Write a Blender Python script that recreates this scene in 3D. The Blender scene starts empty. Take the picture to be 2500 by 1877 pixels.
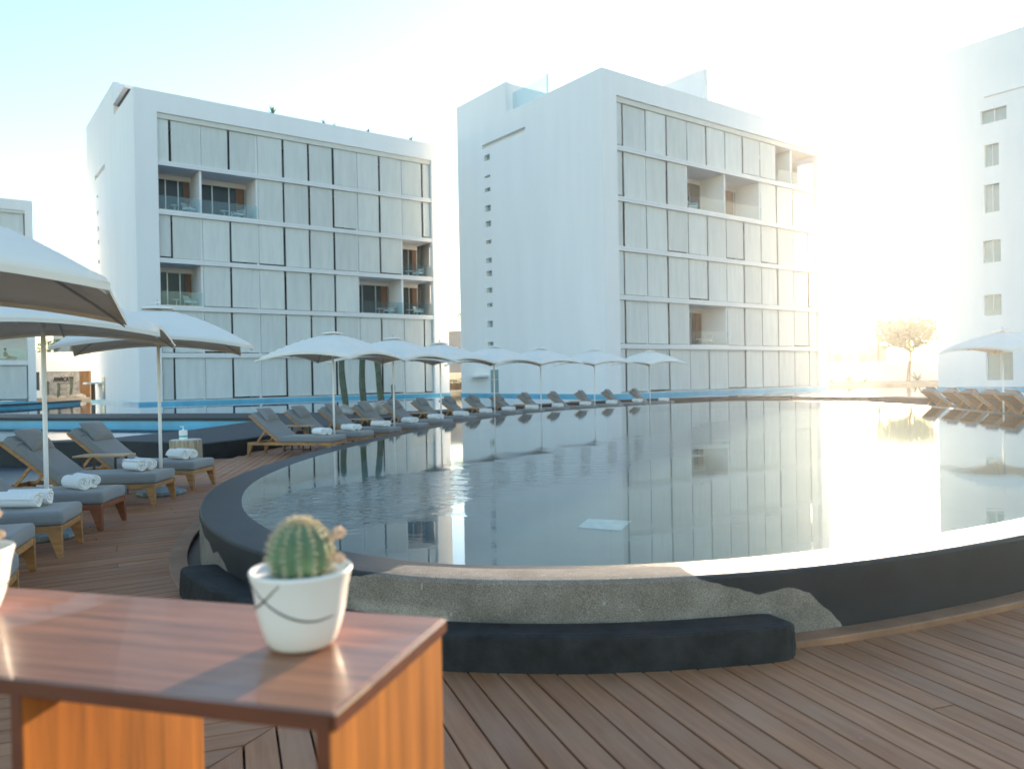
import bpy, bmesh, math, random
from mathutils import Vector, Matrix, noise as mn
R = math.radians
random.seed(7)
sc = bpy.context.scene
COL = sc.collection
# ------------------------------------------------------------------ camera
cam_d = bpy.data.cameras.new('camera'); cam = bpy.data.objects.new('camera', cam_d); COL.objects.link(cam)
sc.camera = cam
cam_d.sensor_width = 36.0; cam_d.lens = 27.36; cam_d.clip_start = 0.05; cam_d.clip_end = 3000
_p, _r = R(-0.45), R(1.03)
F = Vector((0, math.cos(_p), math.sin(_p))); R0 = Vector((1, 0, 0)); U0 = R0.cross(F)
RV = math.cos(_r)*R0 - math.sin(_r)*U0; UV = math.sin(_r)*R0 + math.cos(_r)*U0
cam.matrix_world = Matrix(((RV.x, UV.x, -F.x, 0), (RV.y, UV.y, -F.y, 0), (RV.z, UV.z, -F.z, 1.6), (0, 0, 0, 1)))
cam_d.dof.use_dof = True; cam_d.dof.focus_distance = 7.5; cam_d.dof.aperture_fstop = 2.0
# ------------------------------------------------------------------ sky, sun, exposure
SUN_AZ, SUN_EL = R(24.6), R(6.5)
w = bpy.data.worlds.new('World'); sc.world = w; w.use_nodes = True
wn = w.node_tree.nodes; wl = w.node_tree.links; wn.clear()
sky = wn.new('ShaderNodeTexSky'); sky.sky_type = 'NISHITA'; sky.sun_disc = False
sky.sun_elevation = SUN_EL; sky.sun_rotation = SUN_AZ; sky.air_density = 1.0; sky.dust_density = 0.4; sky.ozone_density = 1.8
bg = wn.new('ShaderNodeBackground'); bg.inputs[1].default_value = 0.15
wo = wn.new('ShaderNodeOutputWorld'); wl.new(sky.outputs[0], bg.inputs[0]); wl.new(bg.outputs[0], wo.inputs[0])
sd = bpy.data.lights.new('sun', 'SUN'); sd.energy = 3.6; sd.angle = R(0.5); sd.color = (1.0, 0.80, 0.58)
so = bpy.data.objects.new('sun', sd); COL.objects.link(so)
sdir = Vector((math.sin(SUN_AZ)*math.cos(SUN_EL), math.cos(SUN_AZ)*math.cos(SUN_EL), math.sin(SUN_EL)))
so.rotation_euler = (-sdir).to_track_quat('-Z', 'Y').to_euler(); so.location = (40, 80, 40)
sc.view_settings.view_transform = 'Standard'; sc.view_settings.look = 'None'
sc.view_settings.exposure = 2.2; sc.view_settings.gamma = 1.0; sc.view_settings.use_curve_mapping = False
sc.cycles.max_bounces = 8; sc.cycles.transparent_max_bounces = 16; sc.cycles.volume_bounces = 0
sc.cycles.sample_clamp_indirect = 6.0; sc.cycles.use_denoising = True
sc.cycles.caustics_reflective = False; sc.cycles.caustics_refractive = False
HAZE_DENSITY, HAZE_G = 0.00054, 0.73

# ================================================================== materials
def new_mat(name):
    m = bpy.data.materials.new(name); m.use_nodes = True
    return m, m.node_tree.nodes, m.node_tree.links, m.node_tree.nodes['Principled BSDF']
def mat(name, col, rough=0.6, spec=0.5, metallic=0.0, nscale=0, namt=0.0, stretch=(1, 1, 1), bscale=0, bstr=0.0,
        vary=0.0, col2=None, coat=0.0, transl=0.0, bdist=0.01, sheen=0.0, detail=4):
    m, n, l, b = new_mat(name)
    b.inputs['Base Color'].default_value = (*col, 1); b.inputs['Roughness'].default_value = rough
    b.inputs['Specular IOR Level'].default_value = spec; b.inputs['Metallic'].default_value = metallic
    b.inputs['Coat Weight'].default_value = coat; b.inputs['Sheen Weight'].default_value = sheen
    tc = n.new('ShaderNodeTexCoord'); mp = n.new('ShaderNodeMapping'); l.new(tc.outputs['Object'], mp.inputs[0])
    mp.inputs['Scale'].default_value = stretch
    src = None
    if nscale:
        t = n.new('ShaderNodeTexNoise'); t.inputs['Scale'].default_value = nscale; t.inputs['Detail'].default_value = detail
        t.inputs['Roughness'].default_value = 0.62
        l.new(mp.outputs[0], t.inputs['Vector'])
        cr = n.new('ShaderNodeValToRGB')
        c2 = col2 or tuple(c*(1-namt) for c in col); c1 = tuple(min(1, c*(1+namt*0.6)) for c in col) if col2 is None else col
        cr.color_ramp.elements[0].position = 0.32; cr.color_ramp.elements[1].position = 0.68
        cr.color_ramp.elements[0].color = (*c2, 1); cr.color_ramp.elements[1].color = (*c1, 1)
        l.new(t.outputs['Fac'], cr.inputs[0]); src = cr.outputs[0]
        if vary:
            oi = n.new('ShaderNodeObjectInfo')
            hs = n.new('ShaderNodeHueSaturation')
            mr = n.new('ShaderNodeMapRange'); mr.inputs[3].default_value = 1-vary; mr.inputs[4].default_value = 1+vary
            l.new(oi.outputs['Random'], mr.inputs[0]); l.new(mr.outputs[0], hs.inputs['Value']); l.new(src, hs.inputs['Color'])
            ad = n.new('ShaderNodeVectorMath'); ad.operation = 'ADD'
            ml = n.new('ShaderNodeMath'); ml.operation = 'MULTIPLY'; ml.inputs[1].default_value = 37.0
            l.new(oi.outputs['Random'], ml.inputs[0]); l.new(mp.outputs[0], ad.inputs[0]); l.new(ml.outputs[0], ad.inputs[1])
            l.new(ad.outputs[0], t.inputs['Vector']); src = hs.outputs[0]
        l.new(src, b.inputs['Base Color'])
    if bscale:
        t2 = n.new('ShaderNodeTexNoise'); t2.inputs['Scale'].default_value = bscale; t2.inputs['Detail'].default_value = 5
        l.new(mp.outputs[0], t2.inputs['Vector'])
        bp = n.new('ShaderNodeBump'); bp.inputs['Strength'].default_value = bstr; bp.inputs['Distance'].default_value = bdist
        l.new(t2.outputs['Fac'], bp.inputs['Height']); l.new(bp.outputs[0], b.inputs['Normal'])
    if transl:
        tr = n.new('ShaderNodeBsdfTranslucent'); mx = n.new('ShaderNodeMixShader'); mx.inputs[0].default_value = transl
        tr.inputs[0].default_value = (*col, 1)
        if src: l.new(src, tr.inputs[0])
        o = n['Material Output']; l.new(b.outputs[0], mx.inputs[1]); l.new(tr.outputs[0], mx.inputs[2]); l.new(mx.outputs[0], o.inputs[0])
    return m
def schlick(n, l, f0):
    lw = n.new('ShaderNodeLayerWeight'); lw.inputs[0].default_value = 0.5
    pw = n.new('ShaderNodeMath'); pw.operation = 'POWER'; pw.inputs[1].default_value = 5.0; l.new(lw.outputs['Facing'], pw.inputs[0])
    mr = n.new('ShaderNodeMapRange'); mr.inputs[3].default_value = f0; mr.inputs[4].default_value = 1.0; l.new(pw.outputs[0], mr.inputs[0])
    return lw, mr.outputs[0]
def glass_mat(name, tint, refl_rough=0.02, ior=1.45):
    m, n, l, b = new_mat(name)
    tr = n.new('ShaderNodeBsdfTransparent'); tr.inputs[0].default_value = (*tint, 1)
    gl = n.new('ShaderNodeBsdfGlossy'); gl.inputs['Roughness'].default_value = refl_rough
    fr, fo_ = schlick(n, l, 0.045)
    mx = n.new('ShaderNodeMixShader'); l.new(fo_, mx.inputs[0]); l.new(tr.outputs[0], mx.inputs[1]); l.new(gl.outputs[0], mx.inputs[2])
    l.new(mx.outputs[0], n['Material Output'].inputs[0]); n.remove(b); return m
def water_mat(name, tint, calm=0.004, windy=0.05, seed=0.0, scale=1.0, angle=0.0, lo=0.52, hi=0.66, band=None):
    m, n, l, b = new_mat(name)
    tr = n.new('ShaderNodeBsdfTransparent'); tr.inputs[0].default_value = (*tint, 1)
    gl = n.new('ShaderNodeBsdfGlossy'); gl.inputs['Roughness'].default_value = 0.015; gl.inputs[0].default_value = (0.97, 0.99, 1, 1)
    fr, fo_ = schlick(n, l, 0.021)
    tc = n.new('ShaderNodeTexCoord')
    # broad wind patches
    mp = n.new('ShaderNodeMapping'); mp.inputs['Rotation'].default_value = (0, 0, angle); mp.inputs['Location'].default_value = (seed, seed*0.7, 0)
    mp.inputs['Scale'].default_value = (0.10*scale, 0.42*scale, 1)
    l.new(tc.outputs['Object'], mp.inputs[0])
    t = n.new('ShaderNodeTexNoise'); t.inputs['Scale'].default_value = 1.0; t.inputs['Detail'].default_value = 3.0; t.inputs['Roughness'].default_value = 0.55
    l.new(mp.outputs[0], t.inputs['Vector'])
    rm = n.new('ShaderNodeMapRange'); rm.interpolation_type = 'SMOOTHSTEP'
    rm.inputs[1].default_value = lo; rm.inputs[2].default_value = hi; rm.inputs[3].default_value = calm; rm.inputs[4].default_value = windy
    if band:      # one long gust line: distance from a line across the pool, broken up by the noise
        bm_ = n.new('ShaderNodeMapping'); bm_.inputs['Rotation'].default_value = (0, 0, angle); l.new(tc.outputs['Object'], bm_.inputs[0])
        sx = n.new('ShaderNodeSeparateXYZ'); l.new(bm_.outputs[0], sx.inputs[0])
        s1 = n.new('ShaderNodeMath'); s1.operation = 'SUBTRACT'; s1.inputs[1].default_value = band[0]; l.new(sx.outputs[1], s1.inputs[0])
        s2 = n.new('ShaderNodeMath'); s2.operation = 'ABSOLUTE'; l.new(s1.outputs[0], s2.inputs[0])
        s3 = n.new('ShaderNodeMath'); s3.operation = 'DIVIDE'; s3.inputs[1].default_value = band[1]; l.new(s2.outputs[0], s3.inputs[0])
        mp.inputs['Scale'].default_value = (0.5, 1.6, 1)
        s4 = n.new('ShaderNodeMath'); s4.operation = 'MULTIPLY_ADD'; s4.inputs[1].default_value = -1.6; l.new(t.outputs['Fac'], s4.inputs[0]); l.new(s3.outputs[0], s4.inputs[2])
        rm.inputs[1].default_value = 0.25; rm.inputs[2].default_value = -0.35
        l.new(s4.outputs[0], rm.inputs[0])
    else:
        l.new(t.outputs['Fac'], rm.inputs[0])
    # ripples
    mp2 = n.new('ShaderNodeMapping'); mp2.inputs['Rotation'].default_value = (0, 0, R(-8)); mp2.inputs['Scale'].default_value = (4.0, 11.0, 1)
    l.new(tc.outputs['Object'], mp2.inputs[0])
    t2 = n.new('ShaderNodeTexNoise'); t2.inputs['Scale'].default_value = 1.0; t2.inputs['Detail'].default_value = 3.0
    l.new(mp2.outputs[0], t2.inputs['Vector'])
    bp = n.new('ShaderNodeBump'); bp.inputs['Distance'].default_value = 0.04
    l.new(rm.outputs[0], bp.inputs['Strength']); l.new(t2.outputs['Fac'], bp.inputs['Height'])
    l.new(bp.outputs[0], gl.inputs['Normal']); l.new(bp.outputs[0], fr.inputs['Normal'])
    mx = n.new('ShaderNodeMixShader'); l.new(fo_, mx.inputs[0]); l.new(tr.outputs[0], mx.inputs[1]); l.new(gl.outputs[0], mx.inputs[2])
    l.new(mx.outputs[0], n['Material Output'].inputs[0]); n.remove(b); return m

M = {}
M['plaster'] = mat('white_plaster', (0.79, 0.79, 0.78), 0.75, 0.3, nscale=0.8, namt=0.035, stretch=(1, 1, 0.14), bscale=30, bstr=0.04, detail=6)
M['plaster2'] = mat('white_wall_plaster', (0.76, 0.74, 0.71), 0.8, 0.3, nscale=0.3, namt=0.06)
M['slab'] = mat('painted_slab', (0.72, 0.73, 0.73), 0.6, 0.3, nscale=0.6, namt=0.05)
M['screen'] = mat('woven_screen', (0.69, 0.71, 0.68), 0.8, 0.2, nscale=1.0, namt=0.07, stretch=(3, 3, 0.4), vary=0.07, transl=0.12)
M['rail'] = mat('head_rail_paint', (0.62, 0.61, 0.56), 0.6, nscale=1, namt=0.05)
M['darkglass'] = mat('dark_window_glass', (0.014, 0.034, 0.038), 0.12, 0.22, nscale=0.4, namt=0.25)
M['paleglass'] = mat('pale_window_glass', (0.22, 0.33, 0.33), 0.08, 0.6, nscale=0.5, namt=0.1)
M['bluetile'] = mat('blue_pool_tile', (0.09, 0.40, 0.56), 0.35, 0.5, nscale=0.8, namt=0.2)
M['railglass'] = glass_mat('balcony_glass', (0.80, 0.90, 0.92))
M['alum'] = mat('grey_aluminium', (0.55, 0.56, 0.56), 0.35, 0.5, metallic=0.6, nscale=3, namt=0.05)
M['polepaint'] = mat('white_pole_paint', (0.80, 0.80, 0.80), 0.35, 0.5, nscale=4, namt=0.05)
M['dark'] = mat('black_steel', (0.015, 0.016, 0.017), 0.45, 0.5, nscale=6, namt=0.3)
M['woodint'] = mat('warm_timber', (0.16, 0.07, 0.03), 0.5, 0.4, nscale=6, namt=0.3, stretch=(1, 1, 0.15))
M['charcoal'] = mat('charcoal_plaster', (0.014, 0.019, 0.022), 0.62, 0.45, nscale=3, namt=0.35, bscale=120, bstr=0.35, bdist=0.006)
M['apron'] = mat('dark_wet_apron', (0.026, 0.036, 0.045), 0.30, 0.5, nscale=1.2, namt=0.4, bscale=40, bstr=0.15)
M['poolfloor'] = mat('pool_floor_plaster', (0.115, 0.17, 0.178), 0.8, 0.2, nscale=0.8, namt=0.25)
M['poolpanel'] = mat('pale_floor_hatch', (0.46, 0.58, 0.58), 0.7, 0.2, nscale=9, namt=0.25)
M['bluefloor'] = mat('blue_pool_floor', (0.06, 0.24, 0.34), 0.8, 0.2, nscale=0.6, namt=0.2)
M['ground'] = mat('sandy_ground', (0.33, 0.29, 0.23), 0.95, 0.1, nscale=0.4, namt=0.3, bscale=8, bstr=0.3)
M['bench'] = mat('black_bench_plaster', (0.017, 0.019, 0.019), 0.8, 0.35, nscale=7, namt=0.65, bscale=70, bstr=0.7, bdist=0.008, detail=8)
M['board'] = mat('edging_timber', (0.34, 0.17, 0.09), 0.6, 0.35, nscale=3, namt=0.3, bscale=30, bstr=0.2)
M['teak'] = mat('teak', (0.40, 0.20, 0.075), 0.5, 0.4, nscale=5, namt=0.35, stretch=(1, 6, 6), vary=0.12, bscale=40, bstr=0.08)
M['redteak'] = mat('reddish_teak', (0.24, 0.072, 0.03), 0.42, 0.45, nscale=5, namt=0.35, stretch=(1, 6, 6), bscale=40, bstr=0.08)
M['cushion'] = mat('grey_woven_cushion', (0.225, 0.232, 0.235), 0.92, 0.15, nscale=160, namt=0.22, vary=0.05, bscale=220, bstr=0.35, bdist=0.003, sheen=0.2)
M['pillow'] = mat('grey_woven_pillow', (0.235, 0.242, 0.245), 0.92, 0.15, nscale=160, namt=0.22, vary=0.06, bscale=220, bstr=0.35, bdist=0.003, sheen=0.2)
M['towel'] = mat('white_terry', (0.82, 0.82, 0.81), 0.95, 0.1, nscale=60, namt=0.05, bscale=130, bstr=0.5, bdist=0.004, sheen=0.3)
M['canopy'] = mat('off_white_canvas', (0.90, 0.845, 0.76), 0.85, 0.15, nscale=2.5, namt=0.03, transl=0.20, bscale=9, bstr=0.06)
M['base'] = mat('grey_umbrella_base', (0.20, 0.235, 0.235), 0.6, 0.4, nscale=10, namt=0.2)
M['toptable'] = mat('pale_teak_top', (0.48, 0.31, 0.16), 0.45, 0.4, nscale=6, namt=0.3, stretch=(1, 8, 8))
M['stump'] = mat('bleached_log_bark', (0.42, 0.35, 0.25), 0.85, 0.2, nscale=14, namt=0.5, stretch=(1, 1, 0.1), bscale=22, bstr=0.6)
M['stumptop'] = mat('cut_log_face', (0.60, 0.58, 0.52), 0.8, 0.2, nscale=8, namt=0.2)
M['bottle'] = mat('white_bottle', (0.80, 0.82, 0.82), 0.3, 0.5, nscale=3, namt=0.03)
M['tealband'] = mat('teal_label', (0.12, 0.45, 0.43), 0.4, 0.5, nscale=5, namt=0.05)
M['cactus'] = mat('cactus_skin', (0.14, 0.22, 0.115), 0.6, 0.35, nscale=18, namt=0.35, bscale=40, bstr=0.2)
M['tallcactus'] = mat('column_cactus_skin', (0.10, 0.13, 0.09), 0.7, 0.3, nscale=5, namt=0.4, bscale=20, bstr=0.3)
M['spine'] = mat('cream_spines', (0.74, 0.64, 0.44), 0.7, 0.3, nscale=30, namt=0.2, transl=0.3)
M['flower'] = mat('faded_blossom', (0.78, 0.60, 0.44), 0.8, 0.2, nscale=60, namt=0.3, transl=0.3)
M['pot'] = mat('white_ceramic', (0.84, 0.79, 0.72), 0.32, 0.5, nscale=6, namt=0.03)
M['ink'] = mat('dark_brush_line', (0.06, 0.045, 0.04), 0.6, nscale=40, namt=0.4)
M['potsand'] = mat('white_pebbles', (0.78, 0.76, 0.74), 0.9, 0.2, nscale=120, namt=0.3, bscale=150, bstr=1.0)
M['tabletop'] = mat('lacquered_hardwood_top', (0.31, 0.12, 0.058), 0.36, 0.5, nscale=5.0, namt=0.42, stretch=(0.4, 6, 6), coat=0.15, detail=9)
M['tableside'] = mat('lacquered_hardwood', (0.50, 0.17, 0.03), 0.40, 0.5, nscale=3.5, namt=0.42, stretch=(5, 5, 0.3), coat=0.1, detail=10)
M['tableedge_shaded'] = mat('shaded_hardwood_edge', (0.15, 0.040, 0.014), 0.38, 0.5, nscale=3.5, namt=0.3, stretch=(0.5, 4, 4), coat=0.7)  # same hardwood, darkened: shade on the front edges put into the colour
M['rock'] = mat('grey_boulder', (0.36, 0.33, 0.29), 0.9, 0.2, nscale=3, namt=0.4, bscale=8, bstr=0.6)
M['stone'] = mat('pale_stone_block', (0.42, 0.40, 0.37), 0.9, 0.2, nscale=5, namt=0.35, vary=0.16, bscale=14, bstr=0.4)
M['mortar'] = mat('mortar', (0.30, 0.27, 0.24), 0.9, 0.1, nscale=4, namt=0.2)
M['slat'] = mat('timber_slat', (0.34, 0.19, 0.08), 0.6, 0.3, nscale=6, namt=0.3, stretch=(1, 1, 0.2), vary=0.15)
M['leaf'] = mat('green_leaf', (0.07, 0.125, 0.035), 0.6, 0.3, nscale=0.9, namt=0.45, transl=0.35)
M['palmleaf'] = mat('palm_leaf', (0.075, 0.14, 0.05), 0.5, 0.35, nscale=1.5, namt=0.4, transl=0.3)
M['bark'] = mat('bark', (0.16, 0.12, 0.09), 0.9, 0.2, nscale=6, namt=0.4, stretch=(1, 1, 0.2), bscale=10, bstr=0.6)
M['ochre'] = mat('ochre_render', (0.45, 0.30, 0.18), 0.9, 0.2, nscale=0.6, namt=0.15)
M['greyr'] = mat('grey_render', (0.27, 0.29, 0.30), 0.9, 0.2, nscale=0.5, namt=0.1)
M['cream'] = mat('cream_render', (0.66, 0.60, 0.50), 0.9, 0.2, nscale=0.5, namt=0.08)
M['skin'] = mat('skin', (0.42, 0.25, 0.17), 0.6, 0.3, nscale=8, namt=0.1)
M['hair'] = mat('dark_hair', (0.025, 0.018, 0.014), 0.7, 0.3, nscale=30, namt=0.3)
M['hill'] = mat('dry_hillside', (0.20, 0.18, 0.11), 0.95, 0.1, nscale=0.15, namt=0.45)

def deck_mat():
    m, n, l, b = new_mat('weathered_decking')
    tc = n.new('ShaderNodeTexCoord'); oi = n.new('ShaderNodeObjectInfo')
    ml = n.new('ShaderNodeMath'); ml.operation = 'MULTIPLY'; ml.inputs[1].default_value = 53.0; l.new(oi.outputs['Random'], ml.inputs[0])
    ad = n.new('ShaderNodeVectorMath'); ad.operation = 'ADD'; l.new(tc.outputs['Object'], ad.inputs[0]); l.new(ml.outputs[0], ad.inputs[1])
    mp = n.new('ShaderNodeMapping'); mp.inputs['Scale'].default_value = (1.0, 14, 14); l.new(ad.outputs[0], mp.inputs[0])
    t = n.new('ShaderNodeTexNoise'); t.inputs['Scale'].default_value = 1.6; t.inputs['Detail'].default_value = 7; t.inputs['Roughness'].default_value = 0.65; t.inputs['Distortion'].default_value = 0.4
    l.new(mp.outputs[0], t.inputs['Vector'])
    cr = n.new('ShaderNodeValToRGB'); e = cr.color_ramp.elements
    e[0].position = 0.25; e[0].color = (0.22, 0.088, 0.042, 1); e[1].position = 0.78; e[1].color = (0.42, 0.20, 0.105, 1)
    l.new(t.outputs['Fac'], cr.inputs[0])
    # grey weathering in broad blotches
    t2 = n.new('ShaderNodeTexNoise'); t2.inputs['Scale'].default_value = 1.6; t2.inputs['Detail'].default_value = 5; l.new(ad.outputs[0], t2.inputs['Vector'])
    mr = n.new('ShaderNodeMapRange'); mr.inputs[1].default_value = 0.4; mr.inputs[2].default_value = 0.75; mr.inputs[4].default_value = 0.6; l.new(t2.outputs['Fac'], mr.inputs[0])
    mx = n.new('ShaderNodeMixRGB'); mx.inputs[2].default_value = (0.36, 0.21, 0.135, 1); l.new(mr.outputs[0], mx.inputs[0]); l.new(cr.outputs[0], mx.inputs[1])
    # pale scuffs
    mp3 = n.new('ShaderNodeMapping'); mp3.inputs['Scale'].default_value = (5, 17, 5); l.new(ad.outputs[0], mp3.inputs[0])
    t3 = n.new('ShaderNodeTexNoise'); t3.inputs['Scale'].default_value = 2.2; t3.inputs['Detail'].default_value = 8; t3.inputs['Roughness'].default_value = 0.7; l.new(mp3.outputs[0], t3.inputs['Vector'])
    mr3 = n.new('ShaderNodeMapRange'); mr3.inputs[1].default_value = 0.66; mr3.inputs[2].default_value = 0.74; mr3.inputs[4].default_value = 0.55; l.new(t3.outputs['Fac'], mr3.inputs[0])
    mx3 = n.new('ShaderNodeMixRGB'); mx3.inputs[2].default_value = (0.48, 0.44, 0.40, 1); l.new(mr3.outputs[0], mx3.inputs[0]); l.new(mx.outputs[0], mx3.inputs[1])
    hs = n.new('ShaderNodeHueSaturation'); mv = n.new('ShaderNodeMapRange'); hs.inputs['Saturation'].default_value = 1.08; mv.inputs[3].default_value = 0.95; mv.inputs[4].default_value = 1.24
    l.new(oi.outputs['Random'], mv.inputs[0]); l.new(mv.outputs[0], hs.inputs['Value']); l.new(mx3.outputs[0], hs.inputs['Color'])
    l.new(hs.outputs[0], b.inputs['Base Color'])
    b.inputs['Roughness'].default_value = 0.62; b.inputs['Specular IOR Level'].default_value = 0.35
    bp = n.new('ShaderNodeBump'); bp.inputs['Strength'].default_value = 0.25; bp.inputs['Distance'].default_value = 0.004
    l.new(t.outputs['Fac'], bp.inputs['Height']); l.new(bp.outputs[0], b.inputs['Normal'])
    return m
M['deck'] = deck_mat()

def basin_mat():
    """Concrete pool wall: dry grey plaster where the 'dry' attribute is high, wet charcoal elsewhere."""
    m, n, l, b = new_mat('pool_wall_concrete')
    tc = n.new('ShaderNodeTexCoord')
    at = n.new('ShaderNodeAttribute'); at.attribute_name = 'dry'
    t = n.new('ShaderNodeTexNoise'); t.inputs['Scale'].default_value = 9; t.inputs['Detail'].default_value = 6; l.new(tc.outputs['Object'], t.inputs['Vector'])
    j = n.new('ShaderNodeMath'); j.operation = 'MULTIPLY_ADD'; j.inputs[1].default_value = 0.16; l.new(t.outputs['Fac'], j.inputs[0]); l.new(at.outputs['Fac'], j.inputs[2])
    st = n.new('ShaderNodeMapRange'); st.inputs[1].default_value = 0.56; st.inputs[2].default_value = 0.60; l.new(j.outputs[0], st.inputs[0])
    # dry concrete
    t1 = n.new('ShaderNodeTexNoise'); t1.inputs['Scale'].default_value = 2.6; t1.inputs['Detail'].default_value = 9; t1.inputs['Roughness'].default_value = 0.7; l.new(tc.outputs['Object'], t1.inputs['Vector'])
    c1 = n.new('ShaderNodeValToRGB'); e = c1.color_ramp.elements; e[0].position = 0.34; e[0].color = (0.19, 0.157, 0.122, 1); e[1].position = 0.68; e[1].color = (0.34, 0.29, 0.235, 1)
    l.new(t1.outputs['Fac'], c1.inputs[0])
    vo = n.new('ShaderNodeTexNoise'); vo.inputs['Scale'].default_value = 260; vo.inputs['Detail'].default_value = 2; l.new(tc.outputs['Object'], vo.inputs['Vector'])
    g = n.new('ShaderNodeMapRange'); g.inputs[1].default_value = 0.4; g.inputs[2].default_value = 0.66; g.inputs[3].default_value = 0.55; g.inputs[4].default_value = 1.5; l.new(vo.outputs['Fac'], g.inputs[0])
    mg = n.new('ShaderNodeMixRGB'); mg.blend_type = 'MULTIPLY'; mg.inputs[0].default_value = 1; l.new(c1.outputs[0], mg.inputs[1]); l.new(g.outputs[0], mg.inputs[2])
    tn = n.new('ShaderNodeAttribute'); tn.attribute_name = 'tone'
    mt = n.new('ShaderNodeMixRGB'); mt.blend_type = 'MULTIPLY'; mt.inputs[0].default_value = 1; l.new(mg.outputs[0], mt.inputs[1]); l.new(tn.outputs['Fac'], mt.inputs[2]); mg = mt
    # chips
    t4 = n.new('ShaderNodeTexNoise'); t4.inputs['Scale'].default_value = 22; t4.inputs['Detail'].default_value = 6; l.new(tc.outputs['Object'], t4.inputs['Vector'])
    r4 = n.new('ShaderNodeMapRange'); r4.inputs[1].default_value = 0.70; r4.inputs[2].default_value = 0.73; r4.inputs[4].default_value = 0.7; l.new(t4.outputs['Fac'], r4.inputs[0])
    m4 = n.new('ShaderNodeMixRGB'); m4.inputs[2].default_value = (0.42, 0.41, 0.38, 1); l.new(r4.outputs[0], m4.inputs[0]); l.new(mg.outputs[0], m4.inputs[1])
    # wet
    c2 = n.new('ShaderNodeValToRGB'); e = c2.color_ramp.elements; e[0].position = 0.3; e[0].color = (0.010, 0.013, 0.015, 1); e[1].position = 0.7; e[1].color = (0.021, 0.026, 0.029, 1); l.new(t1.outputs['Fac'], c2.inputs[0])
    mx = n.new('ShaderNodeMixRGB'); l.new(st.outputs[0], mx.inputs[0]); l.new(c2.outputs[0], mx.inputs[1]); l.new(m4.outputs[0], mx.inputs[2]); l.new(mx.outputs[0], b.inputs['Base Color'])
    rr = n.new('ShaderNodeMapRange'); rr.inputs[3].default_value = 0.47; rr.inputs[4].default_value = 0.9; l.new(st.outputs[0], rr.inputs[0]); l.new(rr.outputs[0], b.inputs['Roughness'])
    b.inputs['Specular IOR Level'].default_value = 0.34
    bp = n.new('ShaderNodeBump'); bp.inputs['Strength'].default_value = 0.7; bp.inputs['Distance'].default_value = 0.006; l.new(vo.outputs['Fac'], bp.inputs['Height'])
    l.new(bp.outputs[0], b.inputs['Normal'])
    return m
M['basin'] = basin_mat()
M['water'] = water_mat('round_pool_water', (0.66, 0.80, 0.82), calm=0.012, windy=0.34, seed=3.1, angle=R(-56), band=(5.45, 1.25))
M['water2'] = water_mat('channel_water', (0.45, 0.78, 0.88), calm=0.006, windy=0.03, seed=9.0)

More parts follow.
